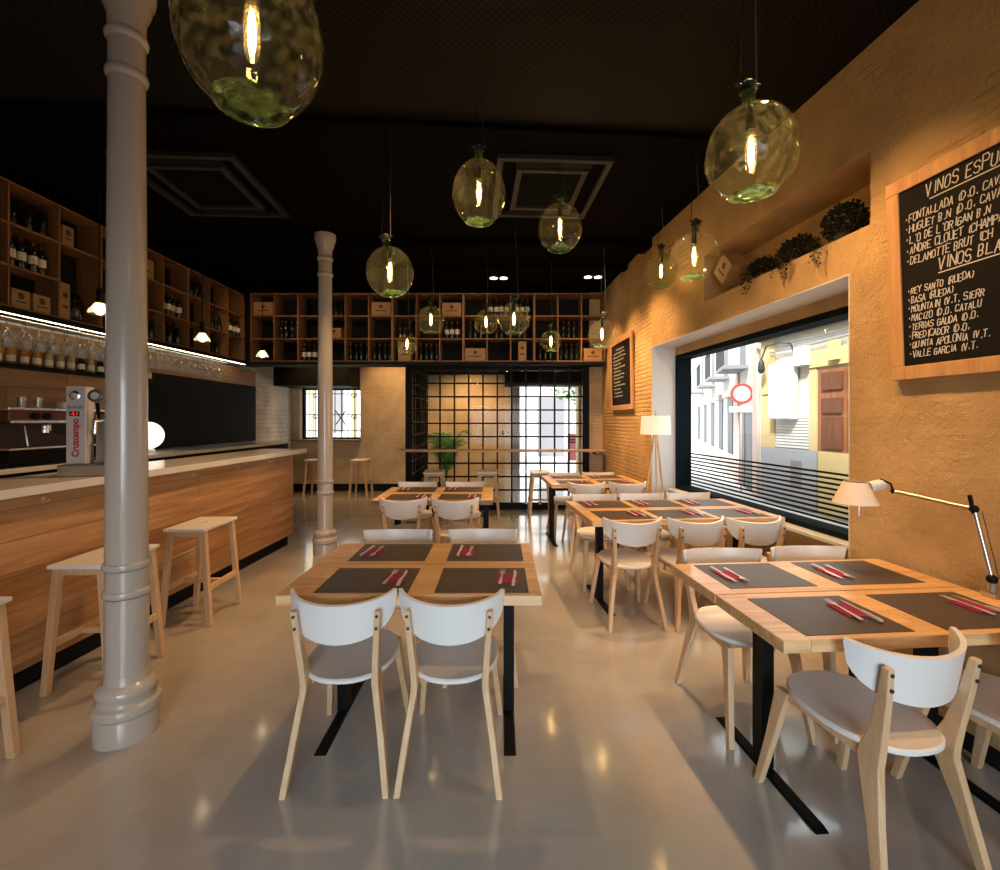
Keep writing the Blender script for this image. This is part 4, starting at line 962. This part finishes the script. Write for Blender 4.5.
# ------------------------------------------------------------------ the street outside
struct('street_ground', MB().box(2.35, 40, -3.2, 60, -.2, -.02).box(-20, 2.35, 10.5, 60, -.2, -.02), m_pave)
struct('street_ground.001', MB().box(-30, 40, -30, -3.2, -.2, -.02), m_grey)  # unseen street behind the camera, its shade put into a darker grey
def ex(y): return 5.9-.1*y      # facade across the street, parallel to the right wall
def ebox(mb, y0, y1, z0, z1, d0, d1):
    P_ = lambda y, d: (ex(y)+.995*d, y+.0995*d)
    q = [P_(y0, d0), P_(y0, d1), P_(y1, d1), P_(y1, d0)]
    return mb.hexa([(*c, z0) for c in q]+[(*c, z1) for c in q])
yb = thing('street_house', 'pale yellow house across the street with panelled wooden door', 'building'); 
P8 = lambda y, d, z: (ex(y)+.995*d, y+.0995*d, z)
b = MB(); ebox(b, 2, 9.0, 0, 4.6, 0, .2); b.build('wall', m_ywhite, yb)
b = MB(); ebox(b, 7.62, 9.0, 0, 1.0, -.03, -.001); ebox(b, 2.0, 6.45, 0, 1.0, -.03, -.001); b.build('dado', m_dado, yb)
b = MB(); ebox(b, 8.62, 9.0, 1.0, 3.4, -.03, -.001); ebox(b, 7.62, 7.78, 1.0, 2.35, -.03, -.001); b.build('pilaster', m_yellow, yb)
b = MB(); ebox(b, 6.4, 7.78, 2.35, 2.62, -.05, -.001); ebox(b, 7.12, 7.3, 2.42, 2.72, -.11, -.05); b.build('door_surround', m_yellow, yb)
d = MB(); ebox(d, 6.5, 7.58, 0, 2.3, -.04, -.002); dr = d.build('door', m_doorwood, yb)
d = MB()
for y0, y1 in ((6.58, 6.98), (7.08, 7.48)):
    for z0, z1 in ((1.06, 1.55), (1.61, 1.84)): ebox(d, y0, y1, z0, z1, -.07, -.041)
    ebox(d, y0, y1, 1.97, 2.24, -.07, -.041)
d.build('door_panel', m_doorshade, dr)
d = MB(); ebox(d, 6.52, 7.56, 0, 1.0, -.058, -.041); d.build('door_foot', m_yellow, dr)
b = MB(); ebox(b, 2, 9.0, 3.02, 3.10, -.16, 0); ebox(b, 2, 9.0, 2.97, 3.02, -.08, 0); b.build('eave', m_grey, yb)
b = MB(); ebox(b, 8.02, 8.55, 1.52, 2.48, -.2, -.032); bm_ = b.build('meter_cabinet', m_signwhite, yb, bevel=.01)
b = MB(); ebox(b, 7.72, 7.98, 2.40, 2.72, -.16, -.052); b.build('bracket_box', m_signwhite, yb, bevel=.01)
b = MB(); ebox(b, 8.68, 8.95, 1.98, 2.2, -.05, -.031); b.build('house_sign', m_yellow, yb)
b = MB()
for k in range(11): ebox(b, 7.80, 8.60, .92+k*.052+.1, .955+k*.052+.1, -.022, -.001)
b.build('roller_shutter', m_signwhite, yb)
b = MB()
for z, q in ((2.86, .02), (2.80, .05), (2.74, .03)): b.tube([P8(y_, -.06-q*.3, z+.02*sin(y_*2.2+z*9)) for y_ in [2.2+.5*i for i in range(14)]], .009, 5)
b.build('wall_cable', m_grey, yb)
b = MB(); ebox(b, 7.95, 8.2, .35, .8, -.04, -.031); b.build('hatch', m_grey, yb)
P8 = lambda y, d, z: (ex(y)+.995*d, y+.0995*d, z)
b = MB(); b.tube([P8(8.1, -.02, 2.6), P8(8.12, -.1, 2.82), P8(8.3, -.16, 2.86), P8(8.6, -.2, 2.84), P8(8.74, -.2, 2.62)], .014, 6); b.lathe([(.03, 0), (.06, .05), (.05, .2), (.02, .26)], 12, T(*P8(8.74, -.2, 2.36)))
b.build('wall_lantern', m_iron, yb, True)
# second terrace, the street bending away
u2 = Vector((.313, .95, 0)); n2 = Vector((-.95, .313, 0)); o2 = Vector((ex(9.06), 9.06, 0))
def fbox(mb, s0, s1, z0, z1, d0, d1):
    q = [o2+u2*s0-n2*d0, o2+u2*s0-n2*d1, o2+u2*s1-n2*d1, o2+u2*s1-n2*d0]
    return mb.hexa([(p.x, p.y, z0) for p in q]+[(p.x, p.y, z1) for p in q])
th = thing('street_terrace', 'pale pink terraced houses with iron balconies along the bending street', 'building')
b = MB(); fbox(b, 0.12, 22, 0, 7, 0, .2); b.build('wall', m_ywhite, th)
b = MB(); fbox(b, 0.06, .5, 0, 6, -.05, -.001); fbox(b, 2.3, 2.9, 0, 6, -.05, -.001); b.build('pink_pier', m_pinkwall, th)
for s in (.7, 1.55): b = MB(); fbox(b, s, s+.7, 0, 1.75, -.02, -.001); b.build('shop_door', m_darkglass, th)
for s in (3.3, 5.2, 7.4, 10, 13): 
    b = MB(); fbox(b, s, s+.9, .6, 2.1, -.02, -.001); w = b.build('window', m_darkglass, th)
    b = MB(); fbox(b, s-.12, s+1.02, 2.1, 2.25, -.14, -.001); fbox(b, s-.12, s+1.02, .45, .6, -.14, -.001); b.build('window_surround', m_pinkwall, w)
for s in (1.2, 3.9, 7.0, 11):
    b = MB(); fbox(b, s, s+1.3, 2.62, 2.7, -.5, -.001); bal = b.build('balcony', m_grey, th)
    b = MB()
    for k in range(12): fbox(b, s+k*.118, s+k*.118+.018, 2.7, 3.35, -.5, -.48)
    fbox(b, s, s+1.32, 3.35, 3.38, -.51, -.47); b.build('railing', m_iron, bal)
    b = MB(); fbox(b, s+.3, s+1.0, 2.75, 4.6, -.02, -.001); b.build('balcony_door', m_grey, bal)
# no-entry-type sign: white disc with red rim
sg = thing('road_sign', 'round white road sign with a red rim in the street', 'road sign', (4.98, 9.75, 0))
MB().tube([(0, 0, -.02), (0, 0, 2.27)], .022, 8).build('pole', m_pinkwall, sg, True)
SGM = T(0, -.03, 2.04) @ RZ(radians(-20)) @ Matrix.Rotation(pi/2, 4, 'X')
MB().lathe([(.215, 0), (.215, .012)], 32, SGM).build('red_rim', m_signred, sg, True); MB().lathe([(.155, .0125), (.155, .016)], 32, SGM).build('white_disc', m_signwhite, sg, True)
MB().box(-.23, .23, -.035, -.023, 1.66, 1.78, RZ(radians(-20))).build('white_plate', m_signwhite, sg, bevel=.004)
# beyond the entrance
eb = thing('street_building', 'white building seen through the entrance doorway', 'building')
MB().box(-8, 3.4, 17, 19, 0, 6).build('wall', m_signwhite, eb)
MB().box(1.35, 2.3, 16.97, 16.999, .2, 2.3).build('shop_window', m_grey, eb)
ps = thing('street_poster', 'pink poster stand seen through the right of the entrance', 'poster', (1.72, 11, 0), radians(-8))
MB().box(-.15, .17, 0, .03, .55, 1.18).build('poster_sheet', m_pink, ps); MB().box(-.15, -.12, .031, .06, -.02, 1.18).box(.14, .17, .031, .06, -.02, 1.18).build('stand', m_iron, ps)
MB().box(-.12, .12, -.003, -.0005, 1.02, 1.06).build('printed_mark', m_ink, ps); MB().box(-.12, .06, -.003, -.0005, .96, 1.0).build('printed_mark', m_ink, ps)
tr = thing('street_tree', 'leafy tree seen through the entrance above the street', 'tree', (2.25, 13.5, 0))
MB().tube([(0, 0, -.02), (.05, 0, 1.6), (0, .1, 3)], [.09, .07, .05], 8).build('trunk', m_doorwood, tr, True)
rn = random.Random(4); f = MB()
for k in range(1600):
    a = rn.uniform(0, 6.3); v_ = rn.uniform(-1, 1); r = rn.random()**.4; q = sqrt(1-v_*v_); p = Vector((.95*r*q*cos(a), .9*r*q*sin(a), 2.75+.8*r*v_)); s = rn.uniform(.08, .16)
    a = rn.uniform(0, 6.3); d_ = Vector((cos(a), sin(a), rn.uniform(-.6, .6))).normalized(); u = d_.cross(Vector((rn.random()-.5, rn.random()-.5, 1))).normalized()*s*.4
    f.add([tuple(p), tuple(p+d_*s*.5+u), tuple(p+d_*s), tuple(p+d_*s*.5-u)], [(0, 1, 2, 3)])
f.build('foliage', m_tree, tr)
# behind the grilled back window
wb = thing('courtyard_house', 'white house front with a dark barred door behind the grilled window', 'building')
MB().box(-8.2, -2.2, 12.6, 13, 0, 7).build('wall', m_signwhite, wb); MB().box(-4.55, -4.2, 12.56, 12.598, 1.2, 2.6).build('shutter', m_grey, wb); MB().box(-5.08, -4.98, 12.56, 12.598, 0, 3).build('yellow_pier', m_yellow, wb)
MB().box(-3.95, -3.85, 12.56, 12.598, 0, 3).build('yellow_pier', m_yellow, wb)
